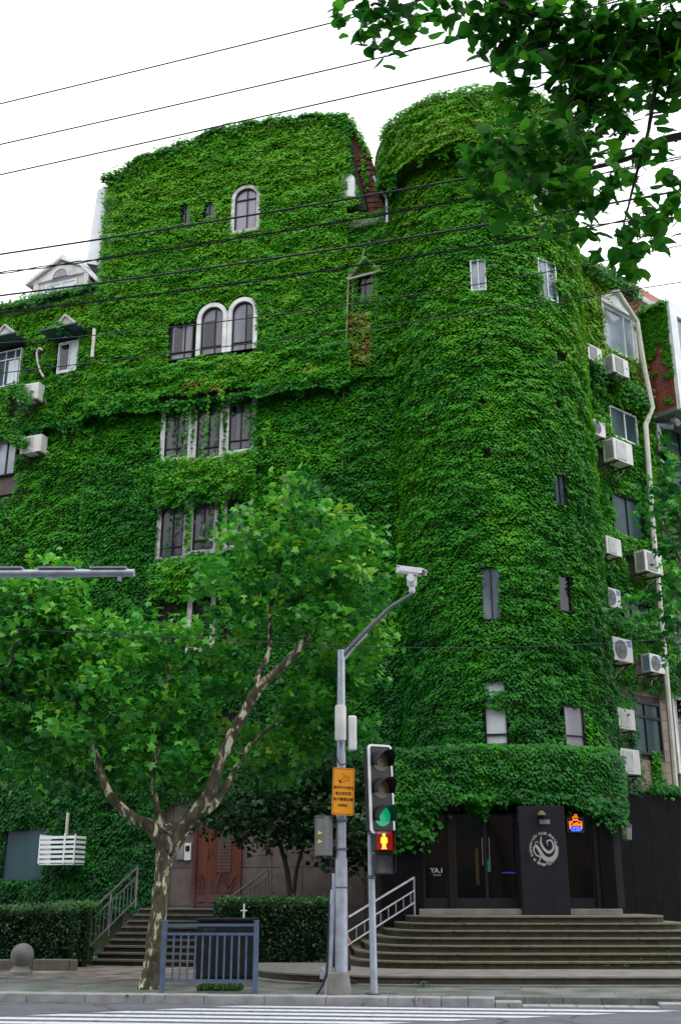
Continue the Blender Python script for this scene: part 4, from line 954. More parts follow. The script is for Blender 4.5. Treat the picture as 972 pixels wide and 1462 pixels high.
# ================================================================== AIR CONDITIONERS
def make_ac(kind):
    r = thing('air_conditioner', 'white outdoor air conditioner unit', 'air conditioner', (0, 0, 0), 'air conditioner units on the building')
    m = MB(); m.box(-.42, .42, -.62, -.27, 0, .62); m.build('casing', 'ac_white', r, bevel=.018)
    m = MB()
    for i in range(9):
        z = .07 + i * .056
        for y in (-.585, -.505, -.425): m.box(-.426, -.419, y, y + .07, z, z + .034)
    m.build('side_grille', 'ac_blue' if kind == 'fanblue' else 'ac_grey', r)
    if kind.startswith('fan'):
        m = MB(); m.disc(Matrix.Translation((-.1, 0, .31)), .245, -.628, -.618, 28); g = m.build('fan_opening', 'ac_fan', r)
        m = MB()
        for q in (.08, .14, .2, .25):
            m.tube([(-.1 + q * math.cos(a * math.pi / 12), -.633, .31 + q * math.sin(a * math.pi / 12)) for a in range(25)], .005, 4)
        for a in range(12): m.tube([(-.1, -.636, .31), (-.1 + .25 * math.cos(a * math.pi / 6), -.636, .31 + .25 * math.sin(a * math.pi / 6))], .004, 4)
        m.build('fan_guard', 'ac_grey', g)
        m = MB()
        for a in range(3):
            t = a * 2.094; m.add([(-.1 + .04 * math.cos(t), -.630, .31 + .04 * math.sin(t)), (-.1 + .22 * math.cos(t), -.630, .31 + .22 * math.sin(t)), (-.1 + .22 * math.cos(t + .8), -.629, .31 + .22 * math.sin(t + .8)), (-.1 + .05 * math.cos(t + 1.4), -.629, .31 + .05 * math.sin(t + 1.4))], [(0, 3, 2, 1)])
        m.build('fan_blades', 'ac_grey', g)
        if kind == 'fanblue': m = MB(); m.box(.2, .38, -.626, -.619, .42, .58); m.build('badge', 'ac_blue', r)
    elif kind == 'plate':
        m = MB(); m.box(-.3, .12, -.632, -.618, .06, .56); m.build('front_panel', 'ac_grey', r, bevel=.01); m = MB(); m.box(.24, .34, -.626, -.619, .28, .32); m.build('badge', 'ac_grey', r)
    else:
        m = MB(); m.box(-.3, .12, -.634, -.618, .06, .56); m.build('front_panel', 'ac_panel', r, bevel=.01)
    for sx in (-.3, .3):
        m = MB(); m.box(sx - .02, sx + .02, -.66, .0, -.045, -.003); m.box(sx - .02, sx + .02, -.03, 0, -.4, -.046); m.tube([(sx, -.55, -.045), (sx, -.02, -.38)], .014, 5); m.build('bracket', 'rust', r)
    m = MB(); m.tube([(.36, -.3, .12), (.47, -.28, .08), (.5, -.2, -.05), (.46, -.05, -.12), (.4, -.01, -.3)], .022, 6); m.build('hose', 'pipe_white', r, smooth=True)
    return r
protos = {k: make_ac(k) for k in ('fan', 'fanblue', 'plate', 'plain')}
used = set()
def place_ac(kind, P, ang, sc, label):
    o = protos[kind] if kind not in used else copy_tree(protos[kind])
    used.add(kind); o.location = P; o.rotation_euler = (0, 0, ang); o.scale = (sc, sc, sc); o['label'] = label
    return o
acq = [('plate', 849, 517, .85, 'white air conditioner left of its twin under the gabled window'),
       ('plate', 883, 537, .98, 'white air conditioner with grey square front right under the gabled window'),
       ('fan', 855, 622, .8, 'small white air conditioner squeezed between the tower and second window'),
       ('plain', 883, 663, 1.12, 'large plain white air conditioner in front of the second highest right-hand window'),
       ('plain', 876, 793, .85, 'small plain white air conditioner close to the tower, halfway up the right wing'),
       ('plate', 928, 820, 1.05, 'white air conditioner with grey square front hung over the drainpipe'),
       ('fanblue', 873, 868, .9, 'white air conditioner with round fan, upper of the two fan units beside the tower'),
       ('fanblue', 884, 946, 1.05, 'white air conditioner with large round fan, below the upper fan unit beside the tower'),
       ('fanblue', 938, 961, .85, 'white air conditioner with blue-striped side, beside the drainpipe under the wire'),
       ('plain', 893, 1042, .9, 'dim white air conditioner half covered by ivy in front of the black-framed window'),
       ('plain', 894, 1106, 1.05, 'lowest white air conditioner, just above the black base of the right wing')]
HQ = []
for k, px, py, sc, lb in acq:
    u, z = Q.hit(px, py, .7); place_ac(k, Q.P(u, z, .2), R(40.5), sc, lb); HQ.append((u - .4 * sc, u + .4 * sc, z, z + .6 * sc))
for k, px, py, sc, lb in (('plain', 43, 574, .95, 'white air conditioner with ivy over its left half, between two upper left windows'), ('plain', 41, 645, .95, 'weathered pale air conditioner on a rusty shelf beside the lower left window')):
    u, z = W.hit(px, py, .7); place_ac(k, W.P(u, z, .26 if py < 600 else .04), R(-22), sc, lb)
# louvred white cage on the ground floor left
p = W.hit(80, 1233, .8); Mc = W.mat(p[0], p[1], .8); cg = thing('louvred_cage', 'white slatted metal cage hanging on the ivy wall beside the teal ground-floor window', 'louvre cage', W.P(p[0], p[1], .8))
cw = .55
for i in range(6):
    m = MB(); m.boxm(Mc, -cw, cw, -.012, .012, .02 + i * .125, .09 + i * .125); m.boxm(Mc, cw, cw + .02, .012, .5, .02 + i * .125, .09 + i * .125); m.build('slat', 'white_paint', cg)
m = MB(); m.boxm(Mc, -cw - .03, -cw, -.02, .5, 0, .76); m.boxm(Mc, cw * .4, cw * .4 + .05, -.03, -.013, 0, .78); m.boxm(Mc, cw, cw + .03, -.02, .01, 0, .76); m.boxm(Mc, -cw, cw, -.0, .5, -.03, -.005); m.build('frame', 'white_paint', cg)
m = MB(); m.boxm(Mc, 0, .06, .3, .36, .76, 1.35); m.build('hanger', 'pipe_white', cg)

# ================================================================== PIPES
def pipe(name, label, pts, rad, mat, cat='pipe', n=8):
    m = MB(); m.tube(pts, rad, n); o = m.build(name, mat, smooth=True); return tag(o, label, cat)
dp = [Q.P(*Q.hit(x, y, .5), .5) for x, y in ((880, 415), (909, 460), (918, 520), (931, 582))] + [Q.P(*Q.hit(x, y, .42), .42) for x, y in ((921, 606), (925, 660), (932, 760), (943, 880), (950, 960), (964, 1128))]
pipe('drainpipe', 'long white drainpipe running down the right wing from roof to black base', dp, .085, 'pipe_white', 'drainpipe')
u_, z_ = Q.hit(957, 1000, .2); pipe('drainpipe', 'thin pale conduit close to the right of the drainpipe, low on the wall', [Q.P(Q.hit(956, 960, .1)[0] + .12, Q.hit(956, 960, .1)[1], .1), Q.P(Q.hit(970, 1130, .1)[0] + .1, ZF1, .1)], .04, 'pipe_white', 'conduit')
pipe('drainpipe', 'thin moss-coloured pipe running down the ivy between the arched windows and the tower', [F.P(*F.hit(x, y, .55), .42) for x, y in ((519, 352), (513, 372), (496, 388), (494, 440), (491, 530))] + [F.P(*F.hit(x, y, .30), .16) for x, y in ((489, 545), (488, 620), (486, 690))], .03, 'pipe_old', 'pipe')
pipe('drainpipe', 'short grey pipe bending down beside the tower cap in the gap', [atY(x, y, 28.6) for x, y in ((534, 252), (540, 265), (552, 282), (553, 318))], .05, 'galv', 'pipe')
pipe('drainpipe', 'thin white hooked pipe on the ivy between the two upper left windows', [W.P(*W.hit(x, y, .55), .55) for x, y in ((62, 500), (56, 497), (53, 503), (54, 515), (58, 530), (63, 538))], .035, 'pipe_white', 'pipe')
pipe('drainpipe', 'short white pipe stub at the left edge of the arched block', [F.P(*F.hit(x, y, .5), .5) for x, y in ((135, 470), (134, 488), (132, 510))], .06, 'pipe_white', 'pipe')
# street-lantern on the black base
p = atY(893, 1200, 27.9); ln = thing('wall_lantern', 'dim glass lantern hanging at the corner between tower entrance and black wall', 'lantern', p)
m = MB(); m.lathe(p, [(.10, 0), (.14, .02), (.17, .33)], 8); m.build('glass_body', 'ac_grey', ln); m = MB(); m.lathe(p, [(.19, .332), (.17, .37), (.03, .5)], 8); m.build('cap', 'black_ink', ln)
m = MB(); m.tube([p + Vector((0, 0, .5)), p + Vector((0, .0, .62)), p + Vector((0, .6, .62))], .018, 6); m.build('arm', 'black_ink', ln)
# neon sign
p = atY(822, 1178, DY - .2); nn_ = thing('neon_sign', 'small glowing orange and blue neon coffee sign behind the right glass door', 'neon sign', p)
Mn = Matrix.Translation((p.x, DY - .14, p.z)); s_ = .013
m = MB(); N2 = lambda pts: [Mn @ Vector((x * s_, 0, y * s_)) for x, y in pts]
m.tube(N2([(-10, -6), (-11, 6), (-5, 6.5), (-4, 9), (4, 9), (5, 6.5), (11, 6), (10, -6)]), .012, 6)
m.tube(N2([(-3, 10), (-5, 14), (5, 14), (3, 10), (-3, 10)]), .010, 6); m.tube(N2([(0, 15), (-1.5, 17), (1, 19)]), .009, 6); m.tube(N2([(3, 15), (2, 17), (4, 18.5)]), .009, 6)
m.build('orange_tube', 'neon_orange', nn_)
textmesh('neon_word', 'Coffee', .105, 'neon_orange', Mn @ Matrix.Translation((0, -.005, .02)), nn_, .005, bold=.003)
textmesh('neon_word', 'OPEN', .10, 'neon_blue', Mn @ Matrix.Translation((0, -.005, -.075)), nn_, .005, bold=.005)
m = MB(); m.tube(N2([(-8, -9.5), (8, -9.5)]), .010, 6); m.build('blue_tube', 'neon_blue', nn_)
m = MB(); m.box(p.x - .2, p.x + .2, DY - .12, DY - .10, p.z - .17, p.z + .18); m.build('backing_plate', 'black_ink', nn_)

# ================================================================== IVY
def ivy_thing(name, label, L, at, **kw):
    o = L.build(name, **kw); tag(o, label, 'ivy', None, 'stuff'); return o
topf = lambda u: np.interp(u, [a[0] for a in zt], [a[1] for a in zt]) + .02
brownband = lambda u, z: .38 * np.clip(fbm(u * 1.3, z * 2.0, 91) - .56, 0, .4) * 4 * ((u > F.hit(245, 520)[0]) & (u < F.hit(460, 500)[0]))
class Brown:
    brown = True
    def __init__(s, f): s.f = f
    def __call__(s, u, z): return s.f(u, z)
L = Leaves()
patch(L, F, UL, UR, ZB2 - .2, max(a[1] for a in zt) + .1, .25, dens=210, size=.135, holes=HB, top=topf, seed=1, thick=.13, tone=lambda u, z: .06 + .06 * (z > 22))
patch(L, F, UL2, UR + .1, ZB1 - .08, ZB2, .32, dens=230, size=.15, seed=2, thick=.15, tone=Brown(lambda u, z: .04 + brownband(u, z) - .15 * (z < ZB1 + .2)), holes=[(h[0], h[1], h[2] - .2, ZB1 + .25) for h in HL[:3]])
zr = F.hit(300, 1272)[1]
udoor0, udoor1 = F.hit(240, 1240)[0], F.hit(560, 1240)[0]
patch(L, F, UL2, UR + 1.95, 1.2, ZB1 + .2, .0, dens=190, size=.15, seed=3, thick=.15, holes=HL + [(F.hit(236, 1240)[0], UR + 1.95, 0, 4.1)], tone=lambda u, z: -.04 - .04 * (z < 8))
# cushions of ivy under the window rows
for y0, y1 in ((655, 715), (798, 850)):
    z0, z1 = F.hit(295, y1, .2)[1], F.hit(295, y0, .2)[1]
    patch(L, F, F.hit(232, 700)[0], F.hit(372, 700)[0], z0 - .1, z1, .2, dens=170, size=.15, seed=8, thick=.3, tone=lambda u, z: .10 + .3 * np.clip(fbm(u * 2, z * 2, 44) - .6, 0, 1) * 3)
# link beside the tower
uN0, uN1 = F.hit(500, 500)[0], F.hit(528, 500)[0]
patch(L, F, UR - .1, UR + 1.95, ZB1 + .1, LEDGE - .05, .15, dens=190, size=.13, seed=4, thick=.15, holes=HN, bare=[(uN0, uN1, F.hit(510, 528)[1], F.hit(510, 455)[1], .15)], tone=Brown(lambda u, z: .05 + .35 * np.clip(fbm(u * 2, z, 61) - .55, 0, 1) + .38 * ((u > uN0) & (u < uN1 + .1) & (z < F.hit(510, 455)[1]) & (z > F.hit(510, 528)[1]))))
patch(L, F, UR - .25, UR + 1.95, LEDGE + .0, LEDGE + .35, .25, dens=170, size=.13, seed=14, thick=.15)
# fluffy roof line and drop shadow eave
rl = [F.P(u, z + .02, .42) for u, z in zt]
fringe(L, rl, 5200, (.12, .13, .09), .13, .5, (-.2, -1, .25), hang=.16)
fringe(L, [F.P(UL + .02, zt[0][1], .2), F.P(UL, F.hit(150, 385)[1], .2)], 700, (.12, .12, .2), .13, .45)
patch(L, F, UR - .05, F.hit(534, 250, .25)[0], F.hit(510, 300, .25)[1], zt[-1][1], .25, dens=200, size=.13, seed=16, thick=.1, keep=lambda u, z: u < np.interp(z, [F.hit(524, 300, .25)[1], F.hit(506, 225, .25)[1], F.hit(502, 182, .25)[1], F.hit(497, 168, .25)[1]], [F.hit(519, 300, .25)[0], F.hit(502, 225, .25)[0], F.hit(500, 182, .25)[0], F.hit(497, 168, .25)[0]]), holes=[(a_[0], a_[1], a_[2], a_[3]) for a_ in [F.rect(485, 250, 508, 284, .3)]])
fringe(L, [F.P(*F.hit(500, 172, .2), .2), F.P(*F.hit(518, 205, .1), .1), F.P(*F.hit(529, 226, .1), .1)], 600, (.07, .12, .1), .13, .7, (.3, -1, .2))
fringe(L, [F.P(*F.hit(516, 228, .2), .2), F.P(*F.hit(524, 262, .2), .2)], 90, (.08, .05, .2), .13, .6)
fringe(L, [F.P(UR - .1, zt[-1][1], .3), F.P(UR - .05, zt[-1][1] - 1.6, .3)], 500, (.12, .12, .2), .13, .42)
fringe(L, [F.P(*p0, .5), F.P(*p2_, .5), F.P(*p1, .5)], 60, (.08, .06, .06), .12, .6)
# lower edge of the band hangs
fringe(L, [F.P(UL2, ZB1 + .05, .42), F.P(UR, ZB1 + .05, .42)], 2000, (.08, .08, .07), .14, .33, hang=.08)
# tendrils before the windows
for x, y, ln_, t in ((323, 505, 1.6, .75), (331, 640, .8, .6), (296, 560, 2.2, .6), (307, 565, 1.3, .5), (268, 575, 2.0, .55), (272, 715, 1.9, .55), (318, 715, 1.9, .6), (348, 575, .9, .3), (240, 575, 1.1, .3), (380, 600, .8, .7), (252, 722, .7, .2), (296, 722, 1.2, .2), (250, 590, 1.2, .2), (350, 640, 1.0, .8), (286, 590, 1.3, .15), (238, 730, 1.3, .15)):
    strand(L, F.P(*F.hit(x, y, .5), .5 if y < 560 or t > .5 else .3), ln_, t=t)
ivy_thing('ivy', 'thick green ivy covering the flat facade with the arched windows', L, None)

L = Leaves()
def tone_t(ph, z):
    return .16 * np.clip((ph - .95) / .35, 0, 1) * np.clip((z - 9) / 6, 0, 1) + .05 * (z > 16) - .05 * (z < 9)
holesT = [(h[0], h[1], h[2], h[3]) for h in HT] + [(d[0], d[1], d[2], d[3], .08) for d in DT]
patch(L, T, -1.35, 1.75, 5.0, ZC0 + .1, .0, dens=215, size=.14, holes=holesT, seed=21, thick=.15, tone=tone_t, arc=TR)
C2 = Cyl(TC, 3.3)
patch(L, C2, -1.45, 1.6, ZC0 - .05, ZC1 - .05, .0, dens=330, size=.14, seed=22, thick=.14, tone=lambda u, z: .09 + 0 * u, arc=3.2, keep=lambda u, z: u > -1.3 + .1 * (z - ZC0))
ring = lambda r, z, a0=-1.2, a1=1.6: [Vector((TC[0] + r * math.sin(a), TC[1] - r * math.cos(a), z)) for a in np.linspace(a0, a1, 26)]
fringe(L, ring(3.28, ZC1 - .12), 4200, (.12, .12, .10), .14, .42, (0, -1, .5), hang=.1)
fringe(L, ring(3.36, ZC0 + .08, -1.25), 4600, (.05, .05, .07), .13, .5, (0, -1, 0), hang=.12)
SK = CAN
patch(L, Plane((1.3, 26.27), 0), 0, 2.6, 3.72, 4.95, .0, dens=210, size=.145, seed=29, thick=.14)
fringe(L, [Vector((1.3, 26.15, 3.78)), Vector((3.6, 26.12, 3.78))], 1300, (.1, .08, .06), .14, .25, (0, -1, 0), hang=.07)
patch(L, SK, -1.45, 1.55, 3.72, 4.95, .0, dens=210, size=.145, seed=23, thick=.15, tone=lambda u, z: .03 + 0 * z, arc=3.2)
oring = lambda z, o: [CAN.at(a, z, o) for a in np.linspace(-1.4, 1.5, 40)]
fringe(L, oring(4.97, -.05), 1200, (.12, .14, .07), .14, .33, (0, -1, .4))
fringe(L, oring(3.8, .1), 3600, (.1, .1, .06), .14, .24, (0, -1, 0), hang=.07)
for a in (-.75, -.3, -.05, .12, .62, .95, 1.15, 1.25): strand(L, CAN.at(a, 3.72, .12), random.uniform(.4, .8), t=.3)
fringe(L, [Vector((5.5, DY - .16, 3.68)), Vector((6.5, DY - .1, 3.62))], 500, (.12, .08, .1), .14, .2, (0, -1, 0), hang=.1)
# ivy tongue on the black wall left of the doors
fringe(L, [Vector((XA(560, DY) , DY - .2, 3.7)), Vector((XA(590, DY), DY - .2, 3.1))], 1100, (.35, .08, .3), .15, .3)
ivy_thing('ivy', 'dense ivy wrapping the round tower from its flared cap to the entrance skirt', L, None)

L = Leaves()
hw_ = [(WL['a'][0] - .05, WL['a'][1] + .05, WL['a'][2] - .05, WL['a'][3] + .3), (WL['b'][0], WL['b'][1] + .1, WL['b'][2] - .05, WL['b'][3] + .3)]
ua, ub = W.hit(36, 500)[0], W.hit(76, 500)[0]
patch(L, W, -9, 0.2, ZO - .1, ZE - .4, .27, dens=190, size=.14, holes=hw_ + [(W.hit(26, 600)[0], W.hit(60, 600)[0], W.hit(40, 576, .7)[1], W.hit(40, 550, .7)[1])], seed=31, thick=.16, bare=[(ua - .1, ub + .5, ZM - .6, ZM + .2, .3), (ua, ub, W.hit(45, 605)[1], W.hit(45, 575)[1], .55)], tone=lambda u, z: .12 + .12 * (z > ZM - .3))
lowh = [(WL['c'][0] - .5, WL['c'][1] + .05, WL['c'][2] - .8, WL['c'][3] + .1), (WL['g'][0], WL['g'][1], WL['g'][2], WL['g'][3]), (W.hit(25, 630)[0], W.hit(55, 630)[0], W.hit(40, 645, .4)[1], W.hit(40, 616, .4)[1])]
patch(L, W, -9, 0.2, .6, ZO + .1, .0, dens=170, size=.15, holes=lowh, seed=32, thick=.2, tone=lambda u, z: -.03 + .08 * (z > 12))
fringe(L, [W.P(-9, ZE - .22, .5), W.P(0.0, ZE - .18, .5)], 5200, (.2, .22, .18), .14, .38, (0, -1, .3))
fringe(L, [W.P(-9, ZO, .4), W.P(0.1, ZO, .4)], 2200, (.1, .12, .1), .14, .3, hang=.15)
fringe(L, [W.P(W.hit(106, 470)[0], WL['a'][3] + .5, .9), W.P(W.hit(118, 470)[0], WL['a'][3] + .1, .9)], 160, (.12, .1, .12), .13, .5)
for (px, py, q) in ((36, 562, 200), (30, 630, 190), (45, 575, 120)):
    p = W.P(*W.hit(px, py, .7), .98 if py < 600 else .75); fringe(L, [p + Vector((-.25, -.0, .1)), p + Vector((.2, -.08, -.15))], q, (.14, .04, .14), .13, .45)
ivy_thing('ivy', 'ivy spread over the lower left wing around the small canopied windows', L, None)

L = Leaves()
hq = [tuple(h) for h in HQ]
hw2 = [(WR[k][0], WR[k][1], WR[k][2], WR[k][3]) for k in 'abcde']
zpeak = WR['a'][3] + .95
zl = Q.hit(900, 985)[1]
def keepq(u, z):
    k = np.ones(len(u), bool)
    k &= ~((z > WR['a'][3] - .2) & (u > WR['a'][0] - .1) & (z < WR['a'][3] + .15 + .75 * (1 - np.abs(u - (WR['a'][0] + WR['a'][1]) / 2) / .9)))
    k &= ~((z > WR['a'][3] + .2) & (u > WR['a'][1] - .6))
    return k
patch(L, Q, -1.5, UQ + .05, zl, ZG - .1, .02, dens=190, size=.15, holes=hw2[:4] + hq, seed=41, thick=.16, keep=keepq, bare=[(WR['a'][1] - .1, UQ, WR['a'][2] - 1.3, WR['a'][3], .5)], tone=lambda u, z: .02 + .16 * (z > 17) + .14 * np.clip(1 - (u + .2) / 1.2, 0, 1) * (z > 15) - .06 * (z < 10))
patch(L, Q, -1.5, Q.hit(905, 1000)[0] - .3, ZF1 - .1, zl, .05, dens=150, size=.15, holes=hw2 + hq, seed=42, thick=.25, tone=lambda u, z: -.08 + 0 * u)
patch(L, Q, UQ, UQ + 4, 6.5, zb0 - .4, .05, dens=130, size=.16, seed=43, thick=.3, holes=[(UQ + .7, UQ + 4, 6, 30)], tone=lambda u, z: -.02 + 0 * u)
fringe(L, [Q.P(-1.5, ZG + .1, .25), Q.P(UQ - .2, ZG + .05, .25)], 2200, (.2, .2, .16), .14, .34, (-.3, -1, .3), hang=.1)
# ledge of ivy under the top right window
zz = Q.hit(890, 560)[1]; fringe(L, [Q.P(-.2, zz + .1, .35), Q.P(UQ - .1, zz - .1, .3)], 2200, (.15, .18, .28), .15, .28, hang=.15)
zz = Q.hit(900, 905)[1]; fringe(L, [Q.P(.6, zz, .4), Q.P(3, zz + .1, .3)], 700, (.2, .15, .22), .15, .3)
for a_, b2 in (((935, 1075), (940, 1125)), ):
    fringe(L, [Q.P(*Q.hit(*a_, .15), .15), Q.P(*Q.hit(*b2, .15), .15)], 260, (.1, .06, .1), .13, .5)
zz = ZF1; fringe(L, [Q.P(1.5, zz + .05, .4), Q.P(UQ + .1, zz + .1, .4)], 500, (.2, .1, .1), .13, .3)
for (a_, q) in ((0, 110), (1, 130), (2, 110), (3, 40), (9, 150)):
    h = HQ[a_]; fringe(L, [Q.P(h[0] + .1, h[2] + (.05 if a_ < 2 else .5), .62), Q.P(h[1] - .1, h[2] + (.1 if a_ < 2 else .6), .66)], q, (.12, .06, .12), .13, .5)
# over the bay cheek
nB = 2600; vy = rng.uniform(0, BL, nB); vz = rng.uniform(zb0, zb1 + .05, nB); cov = fbm(vy * 3, vz * 2, 55)
kk = cov < .22 + .55 * np.clip((vz - zb0 - .8) / 2.2, 0, 1); vy, vz = vy[kk], vz[kk]
Pb = np.stack([Q.o.x + Q.u.x * (UQ - .08) + Q.n.x * vy, Q.o.y + Q.u.y * (UQ - .08) + Q.n.y * vy, vz], 1)
L.add(Pb, np.tile(np.array([[-Q.u.x, -Q.u.y, 0.]]), (len(vy), 1)), rng.uniform(.1, .16, len(vy)), .5 + rng.normal(0, .08, len(vy)))
fringe(L, [Q.P(UQ - .05, zb1, 0), Q.P(UQ - .05, zb1 + .02, BL)], 900, (.1, .1, .1), .14, .5)
ivy_thing('ivy', 'patchy ivy on the right wing around the air conditioners and over the tiled bay', L, None)

# ================================================================== TREES
def leaf_objs(root, T_, mat, P, Fr, S, tone, nmax, name='leaf'):
    """the leaves that show largest, one object each, sharing three meshes"""
    pal = []
    for k in range(4):
        tv, tf = T_; me = bpy.data.meshes.new(name); zc = (.5, .9, 1.3, 1.7)[k]
        me.from_pydata([(x, y, z * zc) for x, y, z in tv.tolist()], [], tf.tolist()); at = me.attributes.new('tone', 'FLOAT', 'POINT'); at.data.foreach_set('value', [(.25, .42, .58, .75)[k]] * len(tv)); me.materials.append(MATS[mat]); me.update(); pal.append(me)
    off = wloc(root); X, Y, Z = Fr
    for i in range(min(nmax, len(P))):
        k = int(np.clip((tone[i] - .15) / .17, 0, 3)); o = bpy.data.objects.new(name, pal[k]); col.objects.link(o); o.parent = root
        s_ = float(S[i]); M = Matrix([[X[i][r] * s_, Y[i][r] * s_, Z[i][r] * s_, P[i][r] - off[r]] for r in range(3)] + [[0, 0, 0, 1]]); o.matrix_local = M
def crown(root, blobs, lsize, per, T_, mat, nobj, tilt=48, tj=30, yaw=180, seed=1, tonebase=.55, cl=.42, inframe=True, ntw=1.0, roll=60):
    Ps = []; Ts = []
    for (c, rx, ry, rz, dens) in blobs:
        vol = rx * ry * rz; nt_ = max(3, int(dens * (rx * rz + rx * ry + ry * rz) / 3 * ntw))
        d = rng.normal(0, 1, (nt_, 3)); d /= np.linalg.norm(d, axis=1)[:, None]; q = rng.uniform(.35, 1, nt_) ** .5
        tw = np.array([list(c)]) + d * q[:, None] * np.array([[rx, ry, rz]])
        tt = rng.normal(0, .13, nt_) + .26 * d[:, 2] * (q > .7) - .1 * (q < .6)  # lit crown top and shaded inside put into the leaf tone
        n = per; P = tw[:, None] + rng.normal(0, 1, (nt_, n, 3)) * np.array([cl, cl, cl * .6]) * .5
        Ps.append(P.reshape(-1, 3)); Ts.append(np.repeat(tt, n))
    P = np.concatenate(Ps); t = np.concatenate(Ts); n = len(P)
    t = tonebase + t + rng.normal(0, .09, n) + (rng.random(n) > .95) * .3
    S = rng.uniform(.7, 1.2, n) * lsize
    N = np.tile(np.array([[0, -1., 0]]), (n, 1)); Fr = leaf_frames(N, tilt=tilt, tj=tj, yaw=yaw, roll=roll)
    # rank by how near the camera side they are inside the frame
    r = P - np.array([[0, 0, CZ]]); dep = r[:, 1] * CT + r[:, 2] * ST; sx = 486 + FPX * r[:, 0] / dep; sy = 731 - FPX * (r[:, 2] * CT - r[:, 1] * ST) / dep
    vis = (sx > 2) & (sx < 970) & (sy > 2) & (sy < 1460) & (dep > .5)
    # a leaf is a front leaf when it is the nearest in its small patch of view
    key = np.full(n, 1e9); idx = np.where(vis)[0]; bucket = {}
    for i in idx[np.argsort(dep[idx])]:
        b_ = (int(sx[i] / 11), int(sy[i] / 11))
        if b_ not in bucket: bucket[b_] = i; key[i] = -S[i] / dep[i]
    front = np.argsort(key)[:nobj]; front = front[key[front] < 1e8]; fm = np.zeros(n, bool); fm[front] = True
    sel = np.where(fm)[0]; leaf_objs(root, T_, mat, P[sel], tuple(a[sel] for a in Fr), S[sel], t[sel], nobj)
    k = ~fm; o = leafmesh('crown', T_, P[k], tuple(a[k] for a in Fr), S[k], np.clip(t[k], .02, 1), mat, root); o['kind'] = 'stuff'
    return o
def limb(root, name, pts, rads, mat='plane_bark', n=10):
    P_ = spl([tuple(p) + (r,) for p, r in zip(pts, rads)], 6)
    m = MB(); m.tube([Vector(p[:3]) + Vector((random.uniform(-1, 1), random.uniform(-1, 1), 0)) * p[3] * .12 for p in P_], [p[3] for p in P_], n, wob=.12); return m.build(name, mat, root, smooth=True)
def B(px, py, D, rx, rz, ry=None, dens=26):
    c = atY(px, py, D); sc = c.y * CT + (c.z - CZ) * ST; return (c, rx * sc / FPX, (ry or .9), rz * sc / FPX, dens)
# main plane tree
base = onz(216, 1412, SW)
TD = base.y
pt = thing('plane_tree', 'plane tree with mottled bark and forked trunk beside the blue railing', 'tree', base)
limb(pt, 'trunk', [base + Vector((0, 0, -.05)), base + Vector((.0, 0, .25)), atY(223, 1330, TD), atY(231, 1260, TD), atY(237, 1205, TD), atY(243, 1185, TD)], [.24, .175, .15, .14, .155, .17], n=14)
limb(pt, 'limb', [atY(240, 1215, TD), atY(268, 1172, TD), atY(297, 1138, TD - .1), atY(316, 1080, TD - .2), atY(345, 1025, TD - .3), atY(368, 985, TD - .4), atY(398, 955, TD - .4), atY(432, 918, TD - .4), atY(445, 880, TD - .1)], [.15, .14, .125, .105, .10, .10, .085, .065, .03])
limb(pt, 'limb', [atY(368, 985, TD - .4), atY(370, 960, TD - .3), atY(384, 930, TD - .2), atY(390, 850, TD), atY(420, 740, TD)], [.06, .05, .045, .035, .015])
limb(pt, 'limb', [atY(238, 1215, TD), atY(215, 1180, TD), atY(190, 1168, TD - .1), atY(160, 1138, TD - .2), atY(143, 1100, TD - .3), atY(132, 1062, TD - .3), atY(112, 1015, TD - .2), atY(90, 940, TD)], [.13, .11, .10, .08, .07, .06, .05, .02])
limb(pt, 'limb', [atY(236, 1200, TD), atY(224, 1150, TD), atY(218, 1100, TD), atY(228, 1060, TD), atY(240, 980, TD + .1), atY(235, 900, TD)], [.08, .06, .05, .05, .035, .015])
limb(pt, 'limb', [atY(275, 1165, TD), atY(305, 1150, TD + .2), atY(325, 1118, TD + .4), atY(360, 1060, TD + .6), atY(420, 1020, TD + .8)], [.09, .08, .06, .04, .02])
bl = [B(450, 885, TD - .7, 34, 20, .4), B(430, 705, TD, 26, 34), B(468, 760, TD, 40, 40), B(400, 760, TD, 45, 45), B(350, 775, TD, 40, 40), B(430, 810, TD, 70, 50), B(500, 790, TD, 42, 34), B(520, 840, TD, 42, 36), B(330, 830, TD, 50, 45), B(455, 870, TD + .2, 60, 42), B(380, 880, TD + .3, 55, 45), B(316, 872, TD + .9, 14, 30),
      B(215, 900, TD, 40, 28), B(140, 915, TD, 50, 36), B(70, 880, TD, 40, 36), B(262, 925, TD, 40, 38), B(190, 960, TD, 70, 45), B(300, 960, TD + .2, 40, 45), B(110, 960, TD, 50, 45), B(345, 950, TD + .7, 30, 50), B(520, 910, TD + .5, 35, 30), B(500, 950, TD + .9, 50, 45, dens=40), B(440, 1000, TD + 1.1, 50, 50, dens=45), B(480, 1040, TD + 1.2, 50, 40, dens=35),
      B(250, 1010, TD + .2, 55, 40), B(180, 1030, TD + .1, 50, 38), B(290, 1050, TD + .6, 35, 40), B(200, 1090, TD + .4, 45, 30), B(255, 1110, TD + .6, 35, 30), B(400, 1070, TD + 1.4, 55, 50, dens=45), B(350, 1090, TD + 1.3, 40, 35, dens=30), B(120, 1090, TD + .5, 45, 35, dens=26), B(290, 1100, TD + 1.0, 45, 30, dens=26), B(225, 1060, TD - .4, 45, 26, dens=20), B(90, 1030, TD + .2, 40, 40), B(160, 1090, TD + .8, 50, 35), B(60, 1110, TD + .9, 50, 35, dens=18), B(215, 1130, TD + .9, 40, 22, dens=14), B(150, 980, TD - .5, 40, 30), B(110, 1045, TD - .5, 35, 25)]
